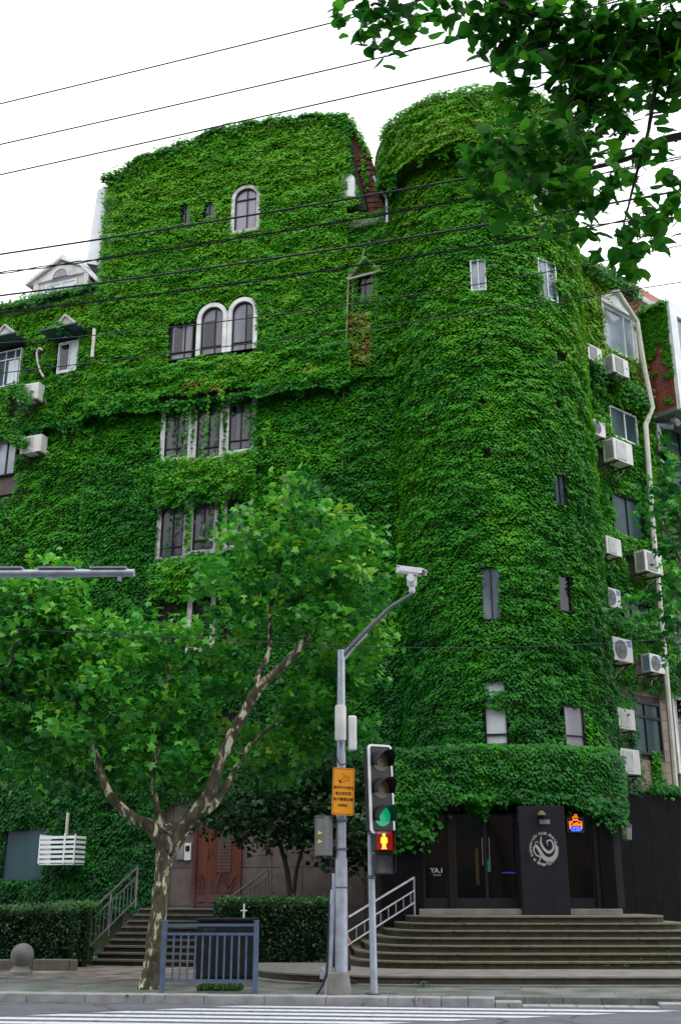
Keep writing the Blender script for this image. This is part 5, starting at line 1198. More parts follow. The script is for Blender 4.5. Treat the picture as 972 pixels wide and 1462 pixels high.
crown(pt, bl, .17, 20, T_PLANE, 'plane_leaf', 290, ntw=1.2, cl=.38, tonebase=.55)
# second plane tree, trunk left of the frame
b2 = atY(-95, 1300, 20.6); b2.z = SW
p2t = thing('plane_tree', 'leafy plane tree at the left edge, its trunk out of view', 'tree', b2)
limb(p2t, 'trunk', [b2 - Vector((0, 0, .05)), b2 + Vector((0, 0, 1.2)), atY(-85, 1180, 20.6)], [.22, .16, .15], n=12)
limb(p2t, 'limb', [atY(-85, 1185, 20.6), atY(-40, 1080, 20.6), atY(5, 975, 20.5), atY(22, 930, 20.4), atY(30, 860, 20.4)], [.13, .1, .06, .05, .02])
limb(p2t, 'limb', [atY(-85, 1185, 20.6), atY(-130, 1050, 20.6), atY(-150, 900, 20.6)], [.12, .09, .03])
bl = [B(60, 850, 20.6, 50, 40), B(15, 870, 20.6, 50, 50), B(75, 900, 20.6, 50, 50), B(20, 940, 20.6, 55, 50), B(45, 1000, 20.8, 50, 45), B(-20, 1020, 20.8, 50, 50), B(15, 1070, 21, 50, 40, dens=18), B(-60, 880, 20.6, 60, 60), B(-80, 980, 20.6, 60, 60), B(75, 805, 20.7, 20, 12, dens=16), B(-150, 900, 20.6, 70, 70), B(100, 950, 20.9, 40, 40)]
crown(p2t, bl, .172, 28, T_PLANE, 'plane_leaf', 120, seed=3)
# plane tree at the right edge
b3 = atY(1060, 1300, 27.5); b3.z = SW
p3t = thing('plane_tree', 'plane tree leaning in from the right edge in front of the drainpipe', 'tree', b3)
limb(p3t, 'trunk', [b3 - Vector((0, 0, .05)), b3 + Vector((0, 0, 3)), atY(1050, 900, 27.5), atY(1030, 700, 27.5)], [.24, .18, .14, .06], n=12)
limb(p3t, 'limb', [atY(1052, 950, 27.5), atY(1000, 850, 27.4), atY(960, 780, 27.3), atY(935, 720, 27.3)], [.1, .07, .04, .02])
bl = [B(955, 690, 27.2, 26, 40), B(960, 760, 27.2, 30, 40), B(945, 830, 27.2, 24, 22, dens=16), B(960, 880, 27.2, 28, 30, dens=18), B(1000, 720, 27.3, 50, 60), B(1010, 850, 27.3, 50, 60), B(925, 740, 27.0, 14, 26, dens=18), B(968, 930, 27.2, 24, 20, dens=16), B(925, 880, 27.0, 26, 18, dens=13), B(890, 862, 26.9, 14, 7, dens=14)]
crown(p3t, bl, .205, 13, T_PLANE, 'plane_leaf', 100, tonebase=.32)
# dark evergreen behind the hedge
b4 = atY(412, 1300, 27.0); b4.z = SW
et = thing('small_tree', 'dark small-leaved evergreen tree before the stone wall right of the wooden door', 'tree', b4)
limb(et, 'trunk', [b4, atY(414, 1290, 27), atY(409, 1240, 27), atY(398, 1200, 27)], [.09, .075, .06, .05], 'dark_bark', 8)
limb(et, 'limb', [atY(418, 1295, 27), atY(424, 1240, 27), atY(440, 1190, 27)], [.05, .045, .03], 'dark_bark', 6)
limb(et, 'limb', [atY(400, 1205, 27), atY(375, 1180, 27), atY(350, 1170, 27)], [.04, .03, .015], 'dark_bark', 6)
bl = [B(400, 1140, 27, 60, 40, 1.2, dens=60), B(335, 1172, 26.7, 50, 20, 1.0, dens=60), B(450, 1160, 27, 50, 45, 1.2, dens=60), B(390, 1195, 26.9, 60, 16, .9, dens=40), B(300, 1140, 26.9, 35, 30, 1, dens=40), B(505, 1180, 27, 45, 50, 1.2, dens=55), B(440, 1100, 27.2, 60, 40, 1.2, dens=55), B(545, 1190, 27, 30, 40, 1, dens=40), B(480, 1220, 27, 25, 22, .8, dens=25), B(500, 1110, 27.2, 40, 40, 1.0, dens=50), B(520, 1220, 27, 25, 40, .8, dens=18), B(360, 1120, 27, 40, 30, 1)]
crown(et, bl, .15, 22, T_IVY, 'hedge_leaf', 60, tonebase=.22, cl=.5)
# overhanging paper mulberry, close to the camera
b5 = Vector((3.4, 4.6, 0.0)); b5 = K((b5 + Vector((1, -19.02, 0))).dot(SU), -18.6, .12)
b5 = Vector((7.6, b5.y + .6, .12)); 
mt = thing('mulberry_tree', 'dark broad-leaved tree overhanging the top right corner close to the viewer', 'tree', b5)
hub = atY(1380, 120, 6.0)
limb(mt, 'trunk', [b5 - Vector((0, 0, .05)), b5 + Vector((-.1, .5, 2)), b5 + Vector((-.8, 2.0, 4.2)), hub], [.2, .16, .12, .07], 'dark_bark', 12)
limb(mt, 'limb', [hub, atY(1150, 170, 5.9), atY(960, 195, 5.8), atY(900, 225, 5.7), atY(820, 245, 5.6), atY(740, 258, 5.4), atY(690, 265, 5.3)], [.05, .035, .022, .017, .012, .008, .004], 'dark_bark', 6)
limb(mt, 'limb', [hub, atY(1150, 90, 5.9), atY(1000, 60, 5.8), atY(880, 40, 5.6), atY(760, 20, 5.4), atY(640, -20, 5.4), atY(560, 0, 5.4), atY(545, 40, 5.4)], [.05, .04, .03, .022, .018, .012, .007, .004], 'dark_bark', 6)
limb(mt, 'limb', [atY(960, 60, 5.8), atY(935, 130, 5.7), atY(925, 185, 5.7), atY(905, 260, 5.6), atY(885, 340, 5.6)], [.02, .014, .012, .009, .004], 'dark_bark', 6)
def MBk(px, py, D, rx, rz, n, dy=.35):
    c = atY(px, py, D); sc = (c.y * CT + (c.z - CZ) * ST) / FPX; return (c, rx * sc, dy, rz * sc, int(n * 1.8))
cl_ = [MBk(550, 35, 5.4, 46, 34, 48), MBk(485, 0, 5.4, 20, 8, 9), MBk(590, 0, 5.4, 30, 12, 18), MBk(640, 5, 5.4, 26, 12, 16), MBk(690, 30, 5.4, 30, 30, 26), MBk(740, 40, 5.5, 60, 48, 100), MBk(840, 60, 5.6, 75, 75, 230), MBk(940, 60, 5.7, 60, 85, 220), MBk(1050, 80, 5.8, 80, 100, 110), MBk(745, 120, 5.5, 38, 40, 34), MBk(845, 150, 5.6, 65, 45, 120),
       MBk(700, 235, 5.2, 48, 42, 48), MBk(760, 215, 5.3, 50, 40, 48), MBk(815, 220, 5.4, 50, 40, 50), MBk(790, 285, 5.3, 55, 24, 34), MBk(715, 290, 5.2, 26, 20, 12), MBk(860, 280, 5.4, 32, 26, 26), MBk(840, 340, 5.4, 24, 16, 8), MBk(905, 360, 5.5, 34, 22, 26), MBk(950, 300, 5.6, 24, 50, 26), MBk(925, 220, 5.6, 30, 22, 16), MBk(960, 130, 5.7, 30, 35, 24), MBk(905, 320, 5.5, 25, 15, 10), MBk(1030, 250, 5.7, 60, 90, 80), MBk(895, 190, 5.6, 22, 18, 10)]
Ps = []
for c, rx, ry, rz, n in cl_:
    d = rng.normal(0, 1, (n, 3)); d /= np.linalg.norm(d, axis=1)[:, None]; q = rng.uniform(0, 1, n) ** .45
    Ps.append(np.array([list(c)]) + d * q[:, None] * np.array([[rx, ry, rz]]))
P = np.concatenate(Ps); n = len(P); S = rng.uniform(.075, .145, n)
Fr = leaf_frames(np.tile(np.array([[0, -1., 0]]), (n, 1)), tilt=42, tj=26, yaw=65, roll=42)
t = .5 + rng.normal(0, .2, n) + .4 * (rng.random(n) > .88)
r = P - np.array([[0, 0, CZ]]); dep = r[:, 1] * CT + r[:, 2] * ST; sx = 486 + FPX * r[:, 0] / dep; sy = 731 - FPX * (r[:, 2] * CT - r[:, 1] * ST) / dep
vis = (sx > 0) & (sx < 972) & (sy > 0); key = np.where(vis, dep - S * 4, 1e9); sel = np.argsort(key)[:296]; fm = np.zeros(n, bool); fm[sel] = True
leaf_objs(mt, T_OVAL, 'mulberry_leaf', P[sel], tuple(a[sel] for a in Fr), S[sel], t[sel], 296)
o = leafmesh('crown', T_OVAL, P[~fm], tuple(a[~fm] for a in Fr), S[~fm], np.clip(t[~fm], .02, 1), 'mulberry_leaf', mt); o['kind'] = 'stuff'
m = MB()
for i in range(0, n, 2):      # thin petioles towards the nearest twig, and small round fruit
    p = Vector(P[i]) + Vector(Fr[1][i]) * S[i] * .4; m.tube([p, p + Vector((.03, .02, .06)), p + Vector((.08, .03, .09))], .0022, 4, cap=False)
for i in range(150):
    p = Vector(P[rng.integers(0, n)]) + Vector(rng.normal(0, .05, 3)); m.lathe(p, [(.003, -.010), (.009, -.006), (.011, 0), (.009, .006), (.003, .01)], 6)
o = m.build('twigs_and_fruit', 'dark_bark', mt); o['kind'] = 'stuff'
# ================================================================== HEDGES
def hedge(label, c0, c1, y0, y1, h, tone, name='hedge'):
    x0, x1 = c0, c1; n = int(((x1 - x0) * (h) + (x1 - x0) * (y1 - y0) + h * (y1 - y0)) * 900)
    base = Vector(((x0 + x1) / 2, (y0 + y1) / 2, SW)); t_ = thing(name, label, 'hedge', base)
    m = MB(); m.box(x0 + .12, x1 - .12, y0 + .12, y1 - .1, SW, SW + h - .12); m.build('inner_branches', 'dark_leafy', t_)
    P = np.stack([rng.uniform(x0, x1, n), rng.uniform(y0, y1, n), SW + rng.uniform(0.05, h, n)], 1)
    f = rng.random(n); a = (x1 - x0) * h; b_ = (x1 - x0) * (y1 - y0); k = a / (a + b_)
    P[:, 1] = np.where(f < k, y0 + np.abs(rng.normal(0, .06, n)), P[:, 1]); P[:, 2] = np.where(f < k, P[:, 2], SW + h + rng.normal(0, .045, n) + .12 * (fbm(P[:, 0] * 2, P[:, 1] * 2, 3) - .5))
    side = (rng.random(n) < .12); P[:, 0] = np.where(side, np.where(rng.random(n) < .5, x0, x1), P[:, 0]); P[:, 2] = np.where(side, SW + rng.uniform(0, h, n), P[:, 2])
    P[:, 1] += .12 * (fbm(P[:, 0] * 2.3, P[:, 2] * 2.3, 6) - .5)
    N = np.tile(np.array([[0, -1., 0]]), (n, 1)) + rng.normal(0, .4, (n, 3))
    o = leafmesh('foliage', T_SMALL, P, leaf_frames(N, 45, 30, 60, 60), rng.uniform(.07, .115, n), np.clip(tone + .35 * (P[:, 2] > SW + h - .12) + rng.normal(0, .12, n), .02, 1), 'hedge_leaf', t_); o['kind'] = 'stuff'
    return t_
a = onz(305, 1381, SW); b_ = onz(470, 1381, SW)
hd = 25.2
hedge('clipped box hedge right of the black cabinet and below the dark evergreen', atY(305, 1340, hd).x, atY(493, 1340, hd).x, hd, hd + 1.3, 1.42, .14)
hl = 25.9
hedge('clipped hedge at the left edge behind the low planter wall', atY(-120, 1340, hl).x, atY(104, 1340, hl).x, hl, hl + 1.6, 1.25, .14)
# leafy shrub between hedge and side steps
hedge('loose leafy shrub beside the left stair rail', atY(70, 1330, hl).x, atY(118, 1330, hl).x, hl + .6, hl + 2.0, 1.3, .42, 'shrub')
pw = thing('planter_wall', 'low stone planter wall in front of the left hedge', 'wall', Vector((atY(30, 1380, 25.4).x, 25.4, SW)))
x = atY(-60, 1380, 25.3).x; xe = atY(108, 1380, 25.3).x
while x < xe:
    L_ = min(.8, xe - x); m = MB(); m.box(x, x + L_ - .012, 25.3, 25.6, SW, SW + .22 + random.uniform(-.004, .004)); m.build('stone', 'step_dark', pw, bevel=.015); x += L_
pw2 = thing('planter_wall', 'dark low kerb wall along the foot of the right hedge', 'wall', Vector((atY(400, 1384, 24.9).x, 24.9, SW)))
x = atY(372, 1384, 24.9).x; xe = atY(490, 1384, 24.9).x
while x < xe:
    L_ = min(.8, xe - x); m = MB(); m.box(x, x + L_ - .01, 24.85, 25.1, SW, SW + .14); m.build('stone', 'concrete', pw2, bevel=.01); x += L_
# ================================================================== RAILINGS ON THE STEPS
def rail_thing(name, label, A, Bp, posts, rails, base=None, bal=0, mat='steel', rr=.026, br=.011):
    """A, B: foot points of the two end posts; rails: heights above the line; posts: fractions"""
    t_ = thing(name, label, 'handrail', A)
    up = Vector((0, 0, 1))
    for i, h in enumerate(rails):
        m = MB(); m.tube([A + up * h, Bp + up * h], rr if i == 0 else rr * .75, 8); m.build('top_rail' if i == 0 else 'rail', mat, t_, smooth=True)
    for f in posts:
        m = MB(); p = A.lerp(Bp, f); m.tube([p, p + up * rails[0]], rr * .85, 8); m.build('post', mat, t_, smooth=True)
    n = bal
    for i in range(n):
        f = (i + .5) / n; p = A.lerp(Bp, f); m = MB(); m.tube([p + up * rails[-1], p + up * rails[1]], br, 6); m.build('baluster', mat, t_)
    return t_
A = F.P(so_l - .12, SW, fr0 + .29 * 8 + .35); Bp = F.P(so_l - .12, FLOOR - .02, fr0 - .1)
r1 = rail_thing('handrail', 'long steel handrail climbing the left side of the narrow side steps', A, Bp, (0, .5, 1), (1.0, .78, .2), bal=14)
A2 = A + Vector((-.62, -.35, 0)); 
m = MB(); m.tube([A2, A2 + Vector((0, 0, .92)), A2 + Vector((.06, .04, 1.0)), A + Vector((0, 0, 1.0))], .026, 8); m.build('end_loop', 'steel', r1, smooth=True)
for i in range(1, 6):
    p = A2.lerp(A, i / 6); m = MB(); m.tube([p + Vector((0, 0, .2)), p + Vector((0, 0, .8))], .011, 6); m.build('baluster', 'steel', r1)
m = MB(); m.tube([A2 + Vector((0, 0, .2)), A + Vector((0, 0, .2))], .018, 6); m.tube([A2 + Vector((0, 0, .8)), A + Vector((0, 0, .8))], .018, 6); m.build('rail', 'steel', r1)
A = F.P(du1 + .02, FLOOR - .02, .85); Bp = A + F.u * 1.0 + Vector((0, 0, .62))
A.z -= .05
rail_thing('handrail', 'short dark handrail rising right of the red wooden door', A - Vector((0, 0, .3)), Bp - Vector((0, 0, .3)), (0, .5, 1), (.62, .45, .05), bal=7, rr=.022, mat='galv_dark')
A = Vector((xl[0] + .12, 23.15, z0s + RH)); Bp = Vector((atY(592, 1320, 25.3).x, 25.3, FLOOR - .14))
zt_top = atY(593, 1253, 25.3).z
A = Vector((atY(478, 1380, 23.2).x, 23.2, z0s)); hrl = zt_top - Bp.z
rail_thing('handrail', 'shiny steel handrail on the left of the broad entrance steps', A, Bp, (.0, .46, 1), (hrl, hrl - .27, .28), bal=10)

# ================================================================== STREET FURNITURE
# stone ball
p = onz(30, 1391, SW); sb = thing('stone_ball', 'round granite ball bollard on a flared foot at the left edge of the pavement', 'bollard', p)
m = MB(); m.lathe(p, [(.235, 0), (.235, .05), (.17, .12), (.13, .17)], 20); m.build('foot', 'concrete', sb, smooth=True)
m = MB(); m.lathe(p + Vector((0, 0, .36)), [(.235 * math.sin(a * math.pi / 14), -.235 * math.cos(a * math.pi / 14)) for a in range(1, 14)], 24); m.build('ball', 'concrete', sb, smooth=True)
# blue railing by the kerb
p0, p1 = onz(231, 1419, SW), onz(364, 1419.5, SW); rf = thing('blue_railing', 'short blue painted steel railing standing on the pavement edge in front of the black cabinet', 'railing', p0.lerp(p1, .5))
d = (p1 - p0); Lr = d.length; ang = math.atan2(d.y, d.x); Mr = Matrix.Translation(p0) @ Matrix.Rotation(ang, 4, 'Z')
for x in (0, Lr): m = MB(); m.boxm(Mr, x - .04, x + .04, -.04, .04, 0, 1.12); m.boxm(Mr, x - .045, x + .045, -.045, .045, 1.12, 1.135); m.build('post', 'blue_paint', rf, bevel=.006)
for z in (1.06, .92, .2): m = MB(); m.boxm(Mr, .04, Lr - .04, -.02, .02, z - .02, z + .02); m.build('rail', 'blue_paint', rf)
for i in range(11): x = .04 + (Lr - .08) * (i + 1) / 12; m = MB(); m.boxm(Mr, x - .014, x + .014, -.012, .012, .221, .899); m.build('baluster', 'blue_paint', rf)
# black utility cabinet
D_ = 20.9; xa, xb = atY(281, 1350, D_).x, atY(364, 1350, D_).x; zt_ = atY(320, 1315, D_).z
ub = thing('utility_cabinet', 'tall black utility cabinet behind the blue railing', 'cabinet', Vector(((xa + xb) / 2, D_ + .25, SW)))
m = MB(); m.box(xa, xb, D_, D_ + .5, SW + .12, zt_); m.build('body', 'box_black', ub, bevel=.01)
m = MB(); m.box(xa - .03, xb + .03, D_ - .04, D_ + .54, zt_ + .002, zt_ + .05); m.build('lid', 'box_black', ub, bevel=.01)
m = MB(); m.box(xa + .02, xb - .02, D_ + .02, D_ + .48, SW - .01, SW + .118); m.build('plinth', 'concrete', ub)
for s0, s1 in ((xa + .03, (xa + xb) / 2 - .01), ((xa + xb) / 2 + .01, xb - .03)): m = MB(); m.box(s0, s1, D_ - .018, D_ - .002, SW + .18, zt_ - .06); m.build('door', 'box_black', ub, bevel=.006)
m = MB()
for i in range(3): m.tube([(xa + .15 + i * .07 + .03 * math.cos(a), D_ - .02, zt_ - .17 + .05 * math.sin(a)) for a in np.linspace(0, 5, 8)], .004, 4)
m.build('graffiti', 'blue_paint', ub)
p = Vector(((xa + xb) / 2 + .28, D_ + .3, zt_ + .05)); m = MB(); m.tube([p, p + Vector((0, 0, .24))], .016, 6); m.tube([p + Vector((-.06, 0, .12)), p + Vector((.06, 0, .12))], .012, 6); tag(m.build('vent_tap', 'white_paint'), 'small white metal stub standing on top of the black cabinet', 'stub')
# grass tuft at the cabinet foot
L = Leaves(); gx0, gx1 = atY(283, 1412, 20.2).x, atY(345, 1412, 20.2).x; n = 1500
P = np.stack([rng.uniform(gx0, gx1, n), rng.uniform(20.0, 20.7, n), SW + rng.uniform(.01, .07, n)], 1)
L.add(P, np.tile(np.array([[0, -1., 0]]), (n, 1)), rng.uniform(.04, .09, n), .5 + rng.normal(0, .15, n)); o = L.build('grass', T=T_SMALL, mat='hedge_leaf', tilt=10, tj=15, yaw=90); tag(o, 'small patch of grass at the foot of the black cabinet', 'grass', None, 'stuff')
# moss and weeds on the steps and along the kerb
L = Leaves()
for px, py, dd in ((868, 1381, 23.0), (893, 1381, 23.0), (948, 1368, 23.3), (922, 1380, 23.0), (603, 1408, 20.8)):
    p = atY(px, py, dd); n = 40; P = np.array([list(p)]) + rng.normal(0, .06, (n, 3)); L.add(P, np.tile(np.array([[0, -1., 0]]), (n, 1)), rng.uniform(.04, .08, n), .55 + rng.normal(0, .1, n))
o = L.build('weeds', T=T_SMALL, mat='hedge_leaf', yaw=80); tag(o, 'small green weeds sprouting from the joints of the entrance steps', 'weeds', None, 'stuff')
L = Leaves(); n = 160; P = np.stack([rng.uniform(-8, 8, n), rng.uniform(19.1, 25, n), np.full(n, SW + .008)], 1)
L.add(P, np.tile(np.array([[0, -1., 0]]), (n, 1)), rng.uniform(.05, .09, n), rng.uniform(.6, 1, n)); o = L.build('fallen_leaves', tilt=86, tj=6, yaw=180); tag(o, 'few fallen leaves scattered over the pavement', 'fallen leaves', None, 'stuff')
for px, py, w_, d_ in ((700, 1411, 1.0, .55), (545, 1417, .55, .4)):
    p = onz(px, py, SW + .006); m = MB(); m.boxm(Matrix.Translation(p) @ Matrix.Rotation(SA, 4, 'Z'), -w_ / 2, w_ / 2, -d_ / 2, d_ / 2, -.01, .004)
    for i in range(6): m.boxm(Matrix.Translation(p) @ Matrix.Rotation(SA, 4, 'Z'), -w_ / 2 + .05 + i * w_ / 6.5, -w_ / 2 + .1 + i * w_ / 6.5, -d_ / 2 + .04, d_ / 2 - .04, .0045, .009)
    tag(m.build('manhole_cover', 'box_grey'), ('large dark rectangular manhole cover in the pavement before the entrance steps' if w_ > .8 else 'small dark manhole cover in the pavement beside the traffic light pole'), 'manhole cover')
# ---- camera pole
pb = onz(487, 1420, SW); PD = pb.y
cp = thing('camera_pole', 'tall grey street pole with an angled arm carrying a white camera', 'pole', pb)
ptop = atY(487, 928, PD)
m = MB(); m.tube([pb, pb + Vector((0, 0, 2.4)), Vector((ptop.x, PD, ptop.z))], [.095, .085, .065], 16); m.build('pole', 'galv', cp, smooth=True)
m = MB(); m.tube([pb + Vector((0, 0, 0)), pb + Vector((0, 0, 2.12))], [.112, .102], 16); m.build('lower_sleeve', 'galv', cp, smooth=True)
m = MB(); m.lathe(pb, [(.17, 0), (.16, .12), (.12, .34), (.10, .36)], 14); m.build('concrete_foot', 'concrete', cp)
m = MB(); m.box(pb.x - .22, pb.x - .02, PD - .16, PD + .1, SW, SW + .34); m.build('concrete_block', 'concrete', cp, bevel=.02)
arm = [atY(487, 938, PD), atY(520, 903, PD), atY(556, 868, PD), atY(588, 848, PD)]
m = MB(); m.tube(arm, [.05, .045, .04, .036], 10); m.build('arm', 'galv_dark', cp, smooth=True)
m = MB(); m.tube([atY(489, 945, PD), atY(505, 925, PD), atY(524, 905, PD)], .025, 6); m.build('arm_brace', 'galv', cp)
for py in (1172, 1212, 1267): p = atY(487, py, PD); m = MB(); m.lathe(p - Vector((0, 0, .02)), [(.1, 0), (.108, .01), (.108, .03), (.1, .04)], 14); m.build('clamp', 'galv_dark', cp)
ce = atY(588, 846, PD); 
m = MB(); m.lathe(ce, [(.04, -.01), (.06, .02), (.055, .10), (.075, .11), (.09, .14), (.10, .30), (.06, .31)], 14); hd_ = m.build('camera_mount', 'white_paint', cp, smooth=True)
m = MB(); m.disc(Matrix.Translation(ce + Vector((-.03, -.08, .25))), .07, -.05, .04, 16); m.build('pivot', 'white_paint', hd_)
Mc = Matrix.Translation(ce + Vector((-.02, 0, .40))) @ Matrix.Rotation(R(-32), 4, 'Z') @ Matrix.Rotation(R(15), 4, 'Y')
m = MB(); m.boxm(Mc, -.28, .22, -.075, .075, -.06, .06); cb = m.build('camera_housing', 'white_paint', cp, bevel=.018)
m = MB(); m.boxm(Mc, -.27, .29, -.095, .095, .062, .078); m.boxm(Mc, -.2, .29, -.097, -.083, -.02, .0615); m.boxm(Mc, -.2, .29, .083, .097, -.02, .0615); m.build('sunshield', 'white_paint', cb)
m = MB(); m.boxm(Mc, .2205, .227, -.06, .06, -.05, .05); m.build('lens_window', 'pane_dark', cb)
# antennas
an = thing('antenna', 'upright rounded white antenna panel strapped on the front of the camera pole', 'antenna', atY(486, 1060, PD) + Vector((0, -.15, 0)))
q = atY(486, 1060, PD); zt_ = atY(486, 1008, PD).z
m = MB(); m.lathe((q.x, PD - .12, q.z), [(.05, 0), (.095, .02), (.1, .05), (.1, zt_ - q.z - .05), (.09, zt_ - q.z - .01), (.03, zt_ - q.z)], 18); m.build('radome', 'ac_white', an, smooth=True)
m = MB(); m.box(q.x - .03, q.x + .03, PD - .1, PD + .0, q.z + .2, q.z + .24); m.build('bracket', 'galv_dark', an)
q = atY(503, 1072, PD); zt_ = atY(503, 1022, PD).z; an = thing('antenna', 'narrower grey antenna panel set off to the right side of the camera pole', 'antenna', q)
m = MB(); m.box(q.x - .075, q.x + .075, PD - .06, PD + .06, q.z, zt_); m.build('radome', 'white_panel', an, bevel=.03)
m = MB(); m.box(pb.x + .03, q.x, PD - .02, PD + .02, q.z + .2, q.z + .25); m.box(pb.x + .03, q.x, PD - .02, PD + .02, q.z + .42, q.z + .47); m.build('bracket', 'galv_dark', an)
# loops of black cable on the pole
m = MB(); q = atY(484, 1080, PD); m.tube(spl([tuple(q + Vector((-.05, -.1, 0))), tuple(q + Vector((.02, -.12, -.15))), tuple(q + Vector((.2, -.1, -.1))), tuple(q + Vector((.42, -.05, .05)))]), .012, 5); m.tube(spl([tuple(q + Vector((-.12, -.1, .1))), tuple(q + Vector((-.1, -.12, -.3))), tuple(q + Vector((-.12, -.11, -.9))), tuple(q + Vector((-.13, -.1, -2.2)))]), .012, 5)
tag(m.build('pole_cables', 'cable'), 'thin black cables looping down the camera pole', 'cable')
# orange sign
q = atY(490, 1131, PD); sw_, sh_ = 30 * 1.0 * (PD * 1.0) / FPX / 2 * 1.03, 62 * PD / FPX / 2 * 1.02
Ms = Matrix.Translation((q.x, PD - .14, q.z)) @ Matrix.Rotation(R(2), 4, 'Y') @ Matrix.Rotation(R(12), 4, 'Z')
sg = thing('warning_sign', 'orange yellow plate with a camera drawing and four lines of Chinese text on the pole', 'sign', Ms.translation)
def rrect(w_, h_, r, n=5):
    o = []
    for cx, cz, a0 in ((w_ - r, h_ - r, 0), (-w_ + r, h_ - r, 90), (-w_ + r, -h_ + r, 180), (w_ - r, -h_ + r, 270)):
        o += [(cx + r * math.cos(R(a0 + 90 * i / n)), cz + r * math.sin(R(a0 + 90 * i / n))) for i in range(n + 1)]
    return o
m = MB(); m.prism(Ms, rrect(sw_, sh_, .03), -.006, .006); m.build('plate', 'orange_sign', sg)
m = MB(); I, O = rrect(sw_ - .022, sh_ - .022, .02), rrect(sw_ - .014, sh_ - .014, .024); nn2 = len(I)
m.add([Ms @ Vector((x, -.0075, z)) for x, z in I] + [Ms @ Vector((x, -.0075, z)) for x, z in O], [(i, (i + 1) % nn2, nn2 + (i + 1) % nn2, nn2 + i) for i in range(nn2)]); m.build('border_line', 'black_ink', sg)
for i, s_ in enumerate(('停车行为违法', '请立即驶离', '电子警察监管', '(本路段)')):
    textmesh('sign_text', s_, .058 if i < 3 else .05, 'black_ink', Ms @ Matrix.Translation((0, -.008, .06 - .098 * i)), sg, .001, bold=.0008)
m = MB(); cz = .22
def ln(a_, b2, r=.0035): m.tube([Ms @ Vector((a_[0], -.008, a_[1])), Ms @ Vector((b2[0], -.008, b2[1]))], r, 4)
for a_, b2 in (((-.07, cz - .03), (.0, cz + .0)), ((0, cz), (.09, cz + .035)), ((.09, cz + .035), (.09, cz - .015)), ((.09, cz - .015), (-.02, cz - .065)), ((-.07, cz - .03), (-.09, cz - .05)), ((-.02, cz - .065), (-.07, cz - .075)), ((.0, cz + .02), (.0, cz + .07)), ((.03, cz + .03), (.03, cz + .07)), ((-.04, cz + .06), (-.015, cz + .09))): ln(a_, b2)
m.prism(Ms @ Matrix.Translation((-.065, -.009, cz - .055)), [(.02 * math.cos(a), .02 * math.sin(a)) for a in np.linspace(0, 6.28, 10)[:-1]], -.001, .001); m.build('camera_drawing', 'black_ink', sg)
# grey control box left of the pole
q = atY(462, 1222, PD); zt_ = atY(462, 1167, PD).z; hw = .135
bx = thing('control_box', 'grey metal control box with yellow warning triangles clamped left of the pole', 'control box', q)
Mb = Matrix.Translation((q.x, PD - .05, q.z)) @ Matrix.Rotation(R(14), 4, 'Z')
m = MB(); m.boxm(Mb, -hw, hw, -.1, .1, 0, zt_ - q.z); m.build('case', 'box_grey', bx, bevel=.01)
m = MB(); m.boxm(Mb, -hw - .015, hw + .015, -.115, .11, zt_ - q.z + .002, zt_ - q.z + .018); m.build('lid', 'box_grey', bx)
m = MB()
for z in (.22, .36): m.prism(Mb @ Matrix.Translation((-hw + .05, 0, z)), [(-.045, -.02), (.05, -.0), (-.03, .045)], -.104, -.101)
m.build('warning_triangle', 'yellow_ink', bx)
m = MB()
for i in range(16): m.boxm(Mb, .0, .06, -.104, -.1015, .12 + i * .03, .13 + i * .03)
m.boxm(Mb, -.01, .07, -.105, -.1015, .6, .64); m.build('vents', 'white_ink', bx)
m = MB(); m.box(q.x + hw, pb.x, PD - .02, PD + .02, q.z + .15, q.z + .18); m.box(q.x + hw, pb.x, PD - .02, PD + .02, q.z + .5, q.z + .53); m.build('bracket', 'galv_dark', bx)
# leaning conduit beside it
g0, g1 = onz(468, 1421, SW), atY(477, 1247, PD); g0.y = PD; lc = thing('leaning_conduit', 'thin grey conduit pipe leaning against the camera pole', 'conduit', g0)
m = MB(); m.tube([g0, Vector((g1.x, PD, g1.z))], [.06, .045], 12); m.build('tube', 'galv', lc, smooth=True)
m = MB(); m.tube(spl([tuple(Vector((g1.x + .01, PD, g1.z))), tuple(Vector((g1.x + .01, PD, g1.z + .2))), tuple(Vector((g1.x - .06, PD, g1.z + .3))), tuple(Vector((g1.x + .05, PD, g1.z + .5)))]), .014, 5); m.build('black_cable', 'cable', lc)
q = onz(452, 1421, SW); m = MB(); m.tube(spl([tuple(q + Vector((0, 0, .01))), tuple(q + Vector((.12, .02, .2))), tuple(q + Vector((.17, .03, .45))), tuple(q + Vector((.2, .03, 1.4)))]), .02, 6); tag(m.build('ground_cable', 'cable'), 'black cable running from the pole foot down to the pavement', 'cable')
# ---- traffic signal
tb = onz(534, 1420, SW); TDp = tb.y; tt_ = atY(527, 1080, TDp)
tp = thing('signal_pole', 'slim grey pole carrying the traffic lights right of the camera pole', 'pole', tb)
m = MB(); m.tube([tb, Vector((atY(530, 1250, TDp).x, TDp, atY(530, 1250, TDp).z)), tt_], [.062, .055, .05], 14); m.build('pole', 'galv', tp, smooth=True)
m = MB(); m.lathe(tb, [(.12, 0), (.12, .015), (.07, .03)], 14); m.build('base_plate', 'galv_dark', tp)
for py in (1192, 1255): p = atY(530, py, TDp); m = MB(); m.lathe(p, [(.06, 0), (.072, .01), (.072, .05), (.06, .06)], 12); m.build('clamp', 'galv_dark', tp)
c = atY(543, 1126, TDp - .15); H = 117 * TDp / FPX * 1.02 / 1.0; RA = R(33)
Mt = Matrix.Translation((c.x, TDp - .15, c.z)) @ Matrix.Rotation(R(-1.5), 4, 'Y') @ Matrix.Rotation(RA, 4, 'Z')
